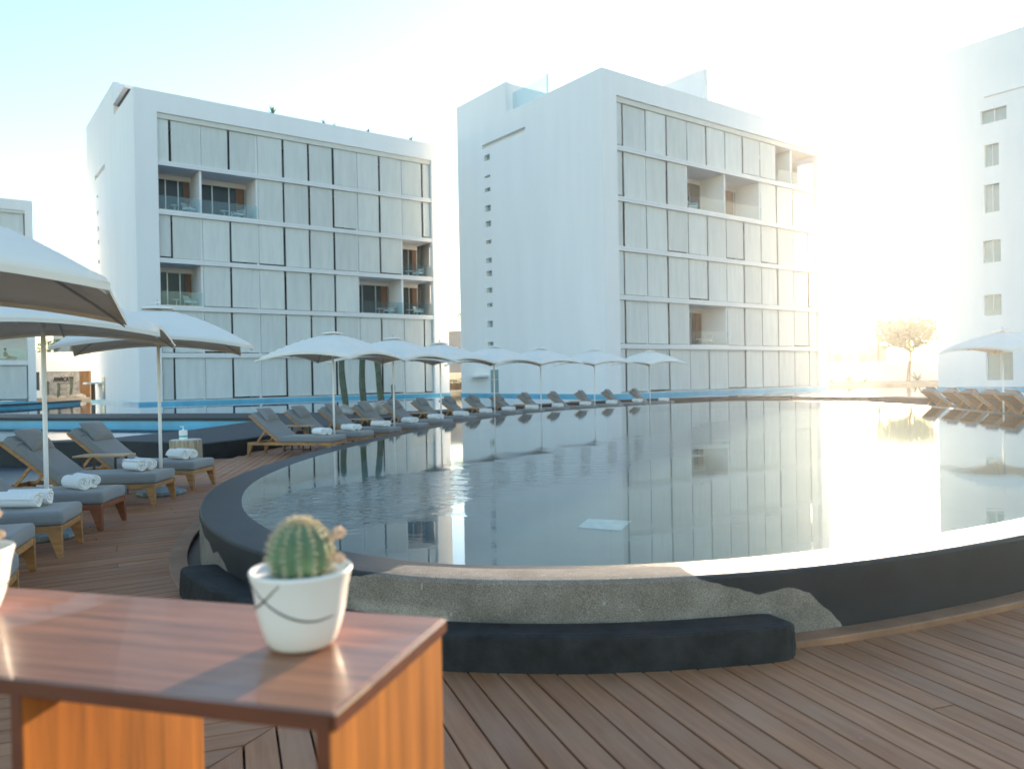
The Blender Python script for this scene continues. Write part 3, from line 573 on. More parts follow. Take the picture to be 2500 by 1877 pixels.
# ================================================================== hotel blocks
A_ANG = math.atan2(0.598, 0.802)
FZ = [0.45, 3.62, 6.88, 10.14, 13.44, 16.80, 20.20]
pcache = {}
def screen_mesh(wd, ht):
    key = (round(wd, 2), round(ht, 2))
    if key not in pcache:
        m = MB().box(-wd/2, wd/2, 0, 0.02, 0, ht)
        m.box(-wd/2, wd/2, -0.012, 0.032, -0.05, 0.0)      # weighted hem bar
        pcache[key] = m.mesh('screen_panel', M['screen'])
    return pcache[key]
def hotel(label, corner, xg, xr, W, D, tower, cols, parts, opens, side_open, slots, recess, ztop=21.6, ztow=24.1, floors=6, light=None):
    """local x along the front, y into the block, z up"""
    h = thing('hotel_block', label, 'building', (corner[0], corner[1], 0), A_ANG)
    zt = FZ[floors]
    # front piers and roof band
    MB().box(0, xg, 0, 0.45, 0.44, ztop).build('front_pier', M['plaster'], h)
    MB().box(xr, W, 0, 0.45, 0.44, ztop).build('front_pier', M['plaster'], h)
    MB().box(xg, xr, 0, 0.45, zt, ztop).build('roof_band', M['plaster'], h)
    # left side wall with slot windows, tower
    ys = [0.45, D]; zs = [0.44, ztop]
    hl = []
    for (y0, z0, wd, ht) in slots: hl.append((y0, y0+wd, z0, z0+ht))
    if recess: hl.append(recess)
    for q in hl: ys += [q[0], q[1]]; zs += [q[2], q[3]]
    ys = sorted(set(round(v, 3) for v in ys)); zs = sorted(set(round(v, 3) for v in zs))
    def isl(y, z): return any(q[0] < y < q[1] and q[2] < z < q[3] for q in hl)
    MB().holes(ys, zs, isl, lambda u, v, t: (t, u, v), 0.0, 0.42).build('side_wall', M['plaster'], h)
    for q in hl:
        if q is recess: MB().box(0.30, 0.36, q[0]-0.02, q[1]+0.02, q[2]-0.02, q[3]+0.02).build('recess_back', M['plaster2'], h)
        else: MB().box(0.30, 0.33, q[0]-0.02, q[1]+0.02, q[2]-0.02, q[3]+0.02).build('slot_pane', M['paleglass'], h)
    if tower:
        t0, tw = tower
        MB().holes([t0, D], [ztop, ztow], lambda u, v: False, lambda u, v, t: (t, u, v), 0.0, 0.42).build('tower_wall', M['plaster'], h)
        MB().box(0.42, tw, t0, t0+0.3, ztop-1.0, ztow-0.05).build('tower_wall', M['plaster'], h)
        MB().box(0.42, tw, D-0.3, D, ztop-1.0, ztow-0.05).build('tower_wall', M['plaster'], h)
        MB().box(tw-0.3, tw, t0+0.3, D-0.3, ztop-1.0, ztow-0.05).build('tower_wall', M['plaster'], h)
    # right side wall with openings beside the end balconies
    ys = [0.45, D]; zs = [0.44, ztop]
    for q in side_open: ys += [q[0], q[1]]; zs += [q[2], q[3]]
    ys = sorted(set(ys)); zs = sorted(set(zs))
    MB().holes(ys, zs, lambda y, z: any(q[0] < y < q[1] and q[2] < z < q[3] for q in side_open), lambda u, v, t: (t, u, v), W-0.42, W).build('side_wall', M['plaster'], h)
    MB().box(0.42, W-0.42, D-0.4, D, 0.44, ztop).build('back_wall', M['plaster'], h)
    MB().box(0.42, W-0.42, 2.62, D-0.42, zt+0.25, zt+0.5).build('roof_slab', M['plaster2'], h)
    MB().box(-0.06, W+0.06, -0.06, D+0.06, -0.6, 0.44).build('plinth', M['bluetile'], h)
    # floors
    for k in range(floors+1):
        if k == 0: MB().box(xg, xr, 0.10, 2.6, 0.445, 0.50).build('floor_slab', M['slab'], h); continue
        if k == floors: MB().box(xg, xr, 0.12, 2.6, zt-0.36, zt-0.003).build('head_rail', M['rail'], h); continue
        MB().box(xg, xr, 0.06, 2.6, FZ[k]-0.17, FZ[k]+0.15).build('floor_slab', M['slab'], h)
        MB().box(xg, xr, 0.045, 0.06, FZ[k]-0.02, FZ[k]+0.0).build('slab_joint', M['alum'], h)
    MB().box(xg-0.3, xr+0.3, 2.6, 2.66, 0.5, zt-0.02).build('window_wall', M['darkglass'], h)
    for t in parts:
        MB().box(xg+t-0.07, xg+t+0.07, 0.31, 2.598, 0.51, zt-0.37).build('partition_wall', M['plaster'], h)
    # screens
    rn = random.Random(int(W*100))
    def is_open(c, f): return any(c0 <= c < c1 and f == ff for (c0, c1, ff) in opens)
    for f in range(floors):
        z0 = FZ[f]+0.20 if f else 0.55; z1 = (FZ[f+1]-0.18) if f < floors-1 else zt-0.37
        for c in range(len(cols)-1):
            if is_open(c, f): continue
            ga = 0.02 if any(abs(cols[c]-t) < 0.2 for t in parts) else 0.078
            gb = 0.02 if any(abs(cols[c+1]-t) < 0.2 for t in parts) else 0.078
            lo = cols[c]+ga+(rn.uniform(-0.02, 0.02) if ga > 0.05 else 0.06); hi = cols[c+1]-gb+(rn.uniform(-0.02, 0.02) if gb > 0.05 else -0.06)
            lift = rn.choice([0,0,0,0.02,0.08])
            o = obj('screen_panel', screen_mesh(round(hi-lo, 2), round(z1-z0-0.05-lift, 2)), h, (xg+(lo+hi)/2, 0.26+rn.uniform(-0.02, 0.02), z0+0.05+lift), (rn.uniform(-0.004, 0.004), rn.uniform(-0.004, 0.004), 0))
            # roller fixing
    # open balconies
    for (c0, c1, f) in opens:
        x0 = xg+cols[c0]+0.08; x1 = xg+cols[c1]-0.08; zf = FZ[f]+0.15; zc = (FZ[f+1]-0.17) if f < floors-1 else zt-0.36
        MB().box(x0, x1, 0.12, 0.135, zf+0.04, zf+1.0).build('balcony_glass', M['railglass'], h)
        MB().box(x0, x1, 0.10, 0.155, zf, zf+0.04).build('balcony_channel', M['alum'], h)
        wd = x1-x0
        for fx in (0.0, 0.34, 0.66, 0.97): MB().box(x0+wd*fx, x0+wd*fx+0.06, 2.52, 2.59, zf, zc-0.35).build('door_frame', M['alum'], h)
        MB().box(x0, x1, 2.50, 2.59, zc-0.35, zc).build('door_header', M['plaster2'], h)
        MB().box(x0+wd*0.80, x0+wd*0.95, 2.535, 2.58, zf+0.02, zc-0.36).build('timber_door', M['woodint'], h)
    return h
cols1 = [0, 0.85]+[0.85+2.0*k for k in range(1, 11)]+[21.65]
cols2 = [0, 0.75]+[0.75+2.15*k for k in range(1, 11)]+[23.4]
slots2 = [(12.75, z, 0.75, hh) for z, hh in ((18.75,0.45),(17.4,0.18),(16.3,0.3),(14.75,0.5),(13.55,0.45),(12.2,0.3),(10.7,0.4),(9.65,0.45),(8.35,0.4),(7.25,0.3),(5.65,0.5),(4.1,0.4))]
H1 = hotel('white hotel block on the left with grid of grey screens and five open balconies', (-25.05, 52.33), 1.46, 23.11, 24.55, 19.5, (6.85, 4.5), cols1, [2.85, 6.85, 14.85, 18.85],
      [(0,2,4),(2,4,4),(0,2,2),(8,10,2),(10,12,2),(10,12,3)], [(0.9,2.3,8.3,9.9),(0.9,2.3,11.5,13.2)],
      [(14.2, z, 0.6, hh) for z, hh in ((17.0,0.2),(15.6,0.35),(14.3,0.35),(13.2,0.35),(11.6,0.3),(10.2,0.3),(9.0,0.3),(7.6,0.3),(6.3,0.3))], (11.0, 15.6, 18.6, 19.0))
H2 = hotel('white hotel block in the middle, its corner turned towards the round pool', (6.20, 50.84), 1.30, 24.70, 25.85, 17.4, (10.5, 5.0), cols2, [2.9, 7.2, 11.5, 15.8, 20.1],
      [(4,8,4),(9,12,5),(4,6,1)], [(0.9,2.3,16.2,18.2),(0.9,2.3,13.7,15.6),(0.9,2.3,10.8,12.0),(0.9,2.3,17.9,19.6)], slots2, (8.2, 13.8, 19.75, 20.1), ztop=21.75, ztow=24.1)
# right-hand block: only its shaded side wall with windows faces us
h3 = thing('hotel_block', 'white hotel block cut off at the right edge with single windows up its side', 'building', (30.6, 55.9, 0), A_ANG-math.pi/2)
# local x runs along the visible wall towards the camera side, y into the block
wins3 = [(3.05,4.65,18.35,19.25),(3.25,4.15,15.4,16.9),(3.2,4.15,12.3,14.2),(3.1,4.2,8.9,10.4),(3.1,4.2,5.3,6.7),(3.2,4.85,0.9,2.75)]
us = sorted(set([0, 19]+[q for w_ in wins3 for q in w_[:2]])); vs = sorted(set([0.44, 24.1]+[q for w_ in wins3 for q in w_[2:]]))
MB().holes(us, vs, lambda u, v: any(q[0] < u < q[1] and q[2] < v < q[3] for q in wins3), lambda u, v, t: (u, t, v), 0.0, 0.42).build('side_wall', M['plaster'], h3)
for k, q in enumerate(wins3):
    wn_ = MB().box(q[0]-0.01, q[1]+0.01, 0.26, 0.30, q[2]-0.01, q[3]+0.01).build('window', M['paleglass'], h3)
    MB().box((q[0]+q[1])/2-0.025, (q[0]+q[1])/2+0.025, 0.22, 0.255, q[2], q[3]).build('window_frame', M['alum'], wn_)
MB().box(3.3, 8.0, -0.10, -0.002, 20.15, 20.3).build('wall_ledge', M['plaster'], h3)
MB().box(0, 0.42, 0.42, 24, 0.44, 24.05).build('back_wall', M['plaster'], h3)
MB().box(0.42, 19, 23.5, 24, 0.44, 24.05).build('end_wall', M['plaster'], h3)
MB().box(18.6, 19, 0.42, 23.5, 0.44, 24.05).build('front_wall', M['plaster'], h3)
MB().box(0.42, 18.6, 0.42, 23.5, 23.2, 23.5).build('roof_slab', M['plaster2'], h3)
MB().box(-0.06, 19.06, -0.06, 24.06, -0.6, 0.44).build('plinth', M['bluetile'], h3)
# details on the side walls of blocks 1 and 2
def side_details(h, y0, glass):
    MB().box(-1.1, -0.002, y0+0.4, y0+2.6, 1.75, 1.9).build('door_canopy', M['plaster'], h)
    d = MB().box(-0.05, -0.002, y0-0.9, y0+0.1, 0.5, 2.3).build('side_door', M[glass], h)
    MB().box(-0.08, -0.052, y0-0.9, y0+0.1, 1.5, 1.56).build('door_rail', M['alum'], d)
side_details(H2, 13.0, 'paleglass'); side_details(H1, 13.8, 'paleglass')
MB().box(-0.7, -0.4, 15.0, 15.3, 0.44, 1.75).build('canopy_post', M['woodint'], H1)
# roof furniture
pg = thing('roof_pergola', 'flat white canopy over the corner roof terrace of the left block', 'pergola', (-25.05, 52.33, 0), A_ANG)
MB().box(-0.06, 5.0, 2.6, 6.8, 22.35, 22.55).build('canopy_slab', M['plaster'], pg)
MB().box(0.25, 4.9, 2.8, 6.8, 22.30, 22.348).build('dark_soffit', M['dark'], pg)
for x_, y_ in ((4.6, 2.9), (4.6, 6.5)): MB().box(x_, x_+0.15, y_, y_+0.15, 20.7, 22.298).build('post', M['plaster'], pg)
MB().box(0.9, 2.6, 6.80, 6.848, 21.0, 22.15).build('roof_window', M['darkglass'], H1)
rg = thing('roof_screen', 'pale glass screen on the roof of the middle block', 'screen', (6.20, 50.84, 0), A_ANG)
MB().box(0.5, 0.54, 6.2, 10.3, 21.78, 23.3).build('glass_pane', M['railglass'], rg)
MB().box(0.44, 0.6, 6.1, 6.2, 21.75, 23.4).build('screen_post', M['plaster'], rg)
rb = thing('roof_box', 'white stair housing on the roof of the middle block', 'roof housing', (6.20, 50.84, 0), A_ANG)
MB().box(11.0, 11.4, 0.6, 7.0, 20.75, 24.3).build('wall', M['plaster'], rb)
MB().box(11.4, 15.0, 5.0, 7.0, 20.75, 24.0).build('housing', M['plaster2'], rb)
mp_ = MB()
def agave(label, x, y, z, s, seed):
    r_ = random.Random(seed); m = MB()
    for k in range(16):
        a = r_.uniform(0, 6.28); e = r_.uniform(0.3, 1.3); L = s*r_.uniform(0.7, 1.1); d = Vector((math.cos(a)*math.cos(e), math.sin(a)*math.cos(e), math.sin(e))); sd_ = Vector((-math.sin(a), math.cos(a), 0))*s*0.07
        m.add([-sd_, sd_, d*L*0.5+sd_*0.8, d*L, d*L*0.5-sd_*0.8], [(0,1,2,3,4)])
    o = m.build('agave', M['palmleaf'], loc=(x, y, z)); tag(o, label, 'plant', 'roof plants'); return o
ca, sa = math.cos(A_ANG), math.sin(A_ANG)
for k, (t, s, lab) in enumerate(((9.6, 0.75, 'largest spiky plant on the left block roof edge'), (13.6, 0.5, 'spiky roof plant second from the left on the left block'), (14.5, 0.35, 'smallest spiky plant on the left block roof'), (17.4, 0.45, 'spiky roof plant second from the right on the left block'), (21.3, 0.55, 'rightmost spiky plant on the left block roof'))):
    agave(lab, -25.05+ca*t-sa*0.22, 52.33+sa*t+ca*0.22, 21.6, s, k)
# -------- block cut off at the left edge
h0 = thing('hotel_block', 'part of a white hotel block cut off at the left edge', 'building', (-39.1, 64.0, 0), A_ANG)
MB().box(-0.55, 0, 0, 14, 0.44, 16.85).build('end_wall', M['plaster'], h0)
MB().box(-16, -0.55, 0, 0.4, 16.0, 16.85).build('roof_band', M['plaster'], h0)
MB().box(-16, -0.55, 2.6, 2.66, 0.5, 16.0).build('window_wall', M['plaster2'], h0)
MB().box(-16.06, 0.06, -0.06, 14.06, -0.6, 0.44).build('plinth', M['bluetile'], h0)
fz0 = [0.45, 3.6, 6.85, 10.2, 13.3, 16.0]
for k in range(1, 5): MB().box(-16, -0.552, 0.06, 2.59, fz0[k]-0.2, fz0[k]+0.18).build('floor_slab', M['slab'], h0)
MB().box(-16, -0.552, 0.06, 2.59, 15.75, 15.995).build('head_rail', M['rail'], h0)
for f in (0, 4):
    for c in range(7):
        obj('screen_panel', screen_mesh(1.97, fz0[f+1]-fz0[f]-0.5), h0, (-1.62-c*2.14, 0.26, fz0[f]+0.25))
for f in (1, 3):
    MB().box(-16, -0.56, 0.12, 0.135, fz0[f]+0.2, fz0[f]+1.1).build('balcony_glass', M['railglass'], h0)
MB().box(-9, -2.2, 0.9, 0.93, 16.86, 18.3).build('roof_glass', M['railglass'], h0)
MB().bar((-6, 0.9, 16.9), (-2.4, 0.9, 17.9), 0.05, 0.05).bar((-6, 0.9, 18.0), (-2.4, 0.9, 17.7), 0.05, 0.05).build('roof_railing', M['alum'], h0)

# ------------------------------------------------------------------ balcony furniture (small, seen through the rails)
def balcony_chair(label, h, x, y, z, rz):
    t = thing('balcony_chair', label, 'chair', (0,0,0), 0, 'balcony chairs')
    c = math.cos(A_ANG); s = math.sin(A_ANG); t.location = (h.location.x+c*x-s*y, h.location.y+s*x+c*y, z); t.rotation_euler = (0,0,A_ANG+rz)
    MB().box(-0.32, 0.32, -0.32, 0.32, 0.32, 0.44).build('seat', M['bottle'], t, bevel=0.03)
    MB().bar((0, 0.30, 0.42), (0, 0.42, 0.82), 0.62, 0.07, up=(0,1,0)).build('backrest', M['alum'], t)
    for sx in (-1, 1):
        MB().box(sx*0.33-0.025, sx*0.33+0.025, -0.32, 0.36, 0.56, 0.60).build('armrest', M['alum'], t)
        for sy in (-1, 1): MB().box(sx*0.33-0.02, sx*0.33+0.02, sy*0.3-0.02, sy*0.3+0.02, 0, 0.56).build('leg', M['alum'], t)
def balcony_table(label, h, x, y, z):
    t = thing('balcony_table', label, 'table', (0,0,0), 0, 'balcony tables')
    c = math.cos(A_ANG); s = math.sin(A_ANG); t.location = (h.location.x+c*x-s*y, h.location.y+s*x+c*y, z)
    MB().lathe([(0.3,0.46),(0.3,0.5)], 16).build('table_top', M['alum'], t)
    MB().lathe([(0.16,0),(0.16,0.02),(0.03,0.03),(0.03,0.455)], 12).build('pedestal', M['alum'], t)
spots = [(H1, 1.46+2.2, FZ[4], 'top left balcony of the left block'), (H1, 1.46+5.6, FZ[4], 'wide second balcony on the fifth floor of the left block'), (H1, 1.46+2.2, FZ[2], 'third floor corner balcony of the left block'),
         (H1, 1.46+17.9, FZ[2], 'shaded lower right balcony of the left block'), (H1, 1.46+20.7, FZ[2], 'lowest sunlit balcony at the right end of the left block'), (H1, 1.46+20.7, FZ[3], 'upper sunlit balcony at the right end of the left block'),
         (H2, 1.3+8.6, FZ[4], 'wide upper balcony of the middle block'), (H2, 1.3+9.9, FZ[1], 'low balcony of the middle block'), (H2, 1.3+21.6, FZ[5], 'glary top corner balcony of the middle block')]
for k, (h, x, z, lab) in enumerate(spots):
    balcony_chair('low grey chair on the '+lab, h, x, 0.9, z+0.15, R(-70 if k % 2 else 40)); balcony_table('small round table on the '+lab, h, x-1.0, 0.75, z+0.15)

# ------------------------------------------------------------------ person sitting on the left block's balcony
def person(loc, rz):
    t = thing('person', 'bare-shouldered person with dark hair sitting low on the far left balcony', 'person', loc, rz)
    vs = [(0,0,0.12),(0,0.03,0.34),(0,0.02,0.52),(0,0,0.60),(0,-0.02,0.70),(0,-0.02,0.80),
          (-0.19,0.02,0.53),(-0.27,-0.06,0.30),(-0.20,-0.26,0.22),(0.19,0.02,0.53),(0.27,-0.06,0.30),(0.20,-0.26,0.22),
          (-0.11,-0.06,0.11),(-0.17,-0.46,0.16),(-0.15,-0.86,0.09),(0.11,-0.06,0.11),(0.17,-0.46,0.16),(0.15,-0.86,0.09)]
    es = [(0,1),(1,2),(2,3),(3,4),(4,5),(2,6),(6,7),(7,8),(2,9),(9,10),(10,11),(0,12),(12,13),(13,14),(0,15),(15,16),(16,17)]
    rad = [.14,.13,.13,.055,.085,.09,.055,.045,.035,.055,.045,.035,.08,.06,.045,.08,.06,.045]
    me = bpy.data.meshes.new('body'); me.from_pydata(vs, es, []); me.materials.append(M['skin']); o = obj('body', me, t)
    o.modifiers.new('skin', 'SKIN')
    for k, r_ in enumerate(rad): me.skin_vertices[0].data[k].radius = (r_, r_)
    me.skin_vertices[0].data[0].use_root = True
    md = o.modifiers.new('sub', 'SUBSURF'); md.levels = 1; md.render_levels = 1
    MB().lathe([(0.02,0.74),(0.09,0.76),(0.105,0.82),(0.085,0.885),(0.02,0.91)], 12).build('hair', M['hair'], t, loc=(0,0.015,0))
    MB().box(-0.2, 0.2, -0.2, 0.14, 0.015, 0.2).build('shorts', M['bottle'], t, bevel=0.06)
c_, s_ = ca, sa
person((-39.1+c_*(-2.05)-s_*0.75, 64.0+s_*(-2.05)+c_*0.75, 3.90), A_ANG+R(60))
lb = thing('day_bed', 'low flat day bed under the sitting person on the far left balcony', 'day bed', (-39.1+c_*(-2.6)-s_*0.9, 64.0+s_*(-2.6)+c_*0.9, 3.782), A_ANG)
MB().box(-1.9, 1.3, -0.45, 0.45, 0.10, 0.14).build('cushion', M['cushion'], lb, bevel=0.02)
MB().box(-1.85, 1.25, -0.4, 0.4, 0.0, 0.098).build('frame', M['alum'], lb)

# ================================================================== foliage helpers
def leaves(m, centre, rad, n, size, rn, shell=0.55):
    for _ in range(n):
        while True:
            d = Vector((rn.uniform(-1,1), rn.uniform(-1,1), rn.uniform(-1,1)))
            if 0.05 < d.length <= 1: break
        k = d.length; d = d/k*(shell+(1-shell)*k) if rn.random() < 0.7 else d
        lump = 1+0.28*mn.noise(Vector((d.x*2.3+centre[0], d.y*2.3+centre[1], d.z*2.3)))
        q = Vector(centre)+Vector((d.x*rad[0], d.y*rad[1], d.z*rad[2]))*lump
        a = Vector((rn.uniform(-1,1), rn.uniform(-1,1), rn.uniform(-0.6,0.6))).normalized(); b = a.orthogonal().normalized(); b.rotate(Matrix.Rotation(rn.uniform(0,6.28), 3, a))
        s = size*rn.uniform(0.6, 1.3)
        m.add([q-a*s, q+b*s*0.45, q+a*s, q-b*s*0.45], [(0,1,2,3)])
def tree(label, x, y, z, H, cr, seed, name='broadleaf_tree'):
    rn = random.Random(seed); t = thing(name, label, 'tree', (x, y, z)); tr = MB()
    top = Vector((0.3, 0, H*0.45)); tr.tube([(0,0,-0.1),(0.08,0.02,H*0.2),top], [0.22,0.17,0.13], 9)
    cents = []
    for k in range(7):
        a = k*0.9+rn.uniform(-.3,.3); e = Vector((math.cos(a)*cr*0.6, math.sin(a)*cr*0.6, H*rn.uniform(0.62, 0.9)))
        tr.tube([top, top.lerp(e, 0.5)+Vector((0,0,0.2)), e], [0.10,0.06,0.03], 6); cents.append(e)
    tr.build('trunk', M['bark'], t, smooth=True); m = MB()
    for e in cents: leaves(m, e, (cr*0.55, cr*0.55, cr*0.42), 800, 0.19, rn)
    leaves(m, (0,0,H*0.78), (cr*0.7,cr*0.7,cr*0.5), 1300, 0.19, rn)
    m.build('crown', M['leaf'], t); return t
def palm(label, x, y, z, H, L, seed, nf=16):
    rn = random.Random(seed); t = thing('palm_tree', label, 'tree', (x, y, z))
    MB().tube([(0,0,-0.1),(0.1,0,H*0.5),(0.05,0,H)], [0.2,0.15,0.12], 9).build('trunk', M['bark'], t, smooth=True)
    for k in range(nf):
        a = k*2.399; up = rn.uniform(-0.25, 0.85); m = MB(); pts_ = []
        for j in range(9):
            s = j/8; pts_.append(Vector((math.cos(a)*L*s, math.sin(a)*L*s, H+up*L*s-0.75*L*s*s)))
        m.tube(pts_, [0.03*(1-j/9)+0.005 for j in range(9)], 5)
        for j in range(1, 9):
            for q_ in (0, 0.5):
                p0 = pts_[j-1].lerp(pts_[j], q_); d = (pts_[j]-pts_[j-1]).normalized(); sd_ = d.cross(Vector((0,0,1))).normalized()
                for s_g in (-1, 1):
                    ll = L*0.30*math.sin(math.pi*(0.12+0.8*(j-1+q_)/8)); e = p0+sd_*s_g*ll*0.75+d*ll*0.5+Vector((0,0,-0.28*ll)); wv = d*0.035
                    m.add([p0-wv, p0+wv, p0.lerp(e,0.6)+wv, e, p0.lerp(e,0.6)-wv], [(0,1,2,3,4)])
        m.build('frond', M['palmleaf'], t)
    return t
# ------------------------------------------------------------------ what shows in the gaps between the blocks
gb = thing('grey_building', 'plain grey building seen in the gap between the two screen-fronted blocks', 'building', (-6.4, 100, 0.45))
MB().box(-9, 5, 0, 8, 0, 7.2).build('wall', M['greyr'], gb); MB().box(-9.2, 5.2, -0.2, 8.2, 7.2, 7.35).build('parapet', M['greyr'], gb)
MB().box(-9, 5, -0.5, -0.01, 1.0, 1.15).build('ledge', M['dark'], gb)
tag(MB().box(-14, 4, 88, 88.4, 0.46, 2.35).build('garden_wall', M['cream'], bevel=0.04), 'cream garden wall behind the hedge between the two blocks', 'wall')
hm = MB(); rn = random.Random(5)
hd = thing('hedge', 'clipped green hedge between the two screen-fronted blocks', 'hedge', (-5.6, 84, 0.46))
for k in range(26): leaves(hm, (-3+k*0.25, 0, 0.62), (0.5,0.45,0.6), 70, 0.09, rn)
hm.build('foliage', M['leaf'], hd); MB().box(-3, 3.4, -0.15, 0.15, 0, 0.7).build('stems', M['bark'], hd)
palm('green palm half hidden behind the middle block, fronds against the sky', -4.2, 82, 0.47, 8.6, 2.6, 4)
# gap between the middle and right blocks
tag(MB().box(26, 64, 92, 92.35, 0.46, 2.85).build('garden_wall', M['plaster2'], bevel=0.04), 'long white garden wall in the glare between middle and right blocks', 'wall')
ob = thing('ochre_building', 'low ochre building above the white wall in the sun glare', 'building', (40, 112, 0.46))
MB().box(-6, 14, 0, 7, 0, 4.6).build('wall', M['ochre'], ob); MB().box(-6.2, 14.2, -0.2, 7.2, 4.6, 4.8).build('roof', M['ochre'], ob)
for k in range(5): MB().box(-4.5+k*3.6, -3.3+k*3.6, -0.04, -0.002, 2.6, 3.9).build('window', M['darkglass'], ob)
sb = thing('terraced_building', 'pale terraced building with open balconies behind the middle block', 'building', (44, 122, 0.46))
for k in range(4):
    MB().box(-4, 5.5-k*0.9, 0, 8, 3.4*k+0.2, 3.4*k+0.55).build('balcony_slab', M['plaster2'], sb)
    MB().box(-4, 2.2-k*0.5, 1.5, 8, 3.4*k+0.55, 3.4*k+3.6).build('wall', M['plaster2'], sb)
    MB().box(5.0-k*0.9, 5.2-k*0.9, 0.2, 0.4, 3.4*k+0.55, 3.4*k+3.6).build('column', M['plaster2'], sb)
    MB().box(-2.5, 0.8, 1.44, 1.498, 3.4*k+0.7, 3.4*k+2.9).build('window', M['darkglass'], sb)
tree('broad leafy tree in front of the white wall, lit from behind by the sun', 43.8, 86, 0.47, 6.9, 3.7, 11)
palm('slim palm above the leafy tree in the sun glare', 47.5, 101, 0.47, 8.2, 2.2, 9)
for k, (x_, h_) in enumerate(((37.2,1.0),(39.4,1.9),(41.2,1.2),(47.3,2.2))):
    agave(['leftmost small plant', 'taller second plant', 'third small plant', 'tallest rightmost plant'][k]+' at the foot of the white wall in the glare', x_, 90.8, 0.5, h_*0.6, 30+k)
# ------------------------------------------------------------------ restaurant front between the left blocks
Y0 = 78.0
rs = thing('restaurant_front', 'white restaurant front with stone panel and black lettering beyond the pool', 'building', (0, Y0, 0))
MB().box(-48.6, -41.5, 0.0, 0.5, 3.1, 5.05).build('upper_wall', M['plaster2'], rs)
MB().box(-47.35, -46.65, 0.02, 0.5, 0.46, 3.098).build('pier', M['plaster'], rs)
MB().box(-47.9, -47.36, 0.04, 0.5, 0.46, 1.25).build('low_wall', M['plaster'], rs)
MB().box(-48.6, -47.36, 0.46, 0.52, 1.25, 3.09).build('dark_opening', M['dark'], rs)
MB().box(-47.62, -47.42, 0.38, 0.45, 1.5, 2.75).build('inner_timber', M['woodint'], rs)  # brown timber strip in front of the dark opening
sp = MB().box(-46.64, -43.35, 0.12, 0.5, 0.46, 3.095).build('stone_panel', M['mortar'], rs)
rn = random.Random(21); z = 0.48
while z < 3.05:
    hh = min(rn.choice([0.22,0.3,0.36]), 3.07-z); x = -46.6
    while x < -43.45:
        ww = min(rn.uniform(0.4, 0.8), -43.38-x)
        if ww > 0.1: MB().box(x, x+ww-0.025, 0.06+rn.uniform(-0.015,0.015), 0.119, z, z+hh-0.025).build('stone', M['stone'], sp)
        x += ww
    z += hh
MB().box(-43.34, -42.3, 0.3, 0.5, 0.46, 3.09).build('slat_backing', M['dark'], rs)
for k in range(11): MB().box(-43.32+k*0.092, -43.27+k*0.092, 0.16, 0.298, 0.46, 3.085).build('timber_slat', M['slat'], rs)
cu = bpy.data.curves.new('lettering', 'FONT'); cu.body = 'AWACATE'; cu.size = 0.62; cu.extrude = 0.03; cu.offset = 0.016; cu.shear = 0.12; cu.space_character = 0.93; cu.align_x = 'CENTER'
tmp = bpy.data.objects.new('tmp', cu); COL.objects.link(tmp); bpy.context.view_layer.update()
me = bpy.data.meshes.new_from_object(tmp.evaluated_get(bpy.context.evaluated_depsgraph_get())); bpy.data.objects.remove(tmp)
me.materials.clear(); me.materials.append(M['dark'])
bb = [v.co.x for v in me.vertices]; wtxt = max(bb)-min(bb); fx = 2.05/wtxt
for v in me.vertices: v.co.x *= fx
lo_ = obj('lettering', me, rs, (-44.95, -0.02, 2.12), (R(90), 0, 0))
ul = MB(); x = -45.6
for k in range(13):
    ww = 0.05+0.05*((k*7) % 3); ul.box(x, x+ww, 0.0, 0.03, 1.86+0.02*((k*5) % 3), 1.94); x += ww+0.03
ul.build('small_script_line', M['dark'], rs)
def column_cactus(label, x, y, z, H, r, lean, seed, arm=False, group=None):
    rn_ = random.Random(seed); t = thing('column_cactus', label, 'cactus', (x, y, z), 0, group)
    def stem(pts_, r0, nm):
        m = MB(); n = 20; pts_ = [Vector(q) for q in pts_]; o = 0; k = len(pts_)
        for i, q in enumerate(pts_):
            s = i/(k-1); rr = r0*(1-0.12*math.sin(s*9+seed)*0.5)*(math.sqrt(max(0.0, 1-((s-0.9)/0.1)**2)) if s > 0.9 else 1)
            rr = max(rr, 0.012)
            for j in range(n):
                a = 2*math.pi*j/n; f = 1+0.13*(1 if j % 2 else -1); m.v.append((q.x+math.cos(a)*rr*f, q.y+math.sin(a)*rr*f, q.z))
        for i in range(k-1):
            for j in range(n): m.f.append((i*n+j, i*n+(j+1)%n, (i+1)*n+(j+1)%n, (i+1)*n+j))
        m.f.append(tuple((k-1)*n+j for j in range(n)))
        m.build(nm, M['tallcactus'], t, smooth=False)
    kk = 18; stem([(lean*s+0.03*math.sin(s*6+seed), 0, -0.05+H*s) for s in [i/kk for i in range(kk+1)]], r, 'stem')
    if arm: stem([(0.12+0.22*min(1, s*2.5), 0, 0.30+0.75*s) for s in [i/12 for i in range(13)]], r*0.6, 'arm')
for k, x_ in enumerate((-46.0, -44.9, -43.75)):
    column_cactus(['left', 'middle', 'right'][k]+' column cactus below the black lettering', x_, Y0-0.9, 0.46, (1.75, 1.6, 1.95)[k], 0.12, (0.0, -0.05, 0.14)[k], 40+k, group='cacti below the lettering')
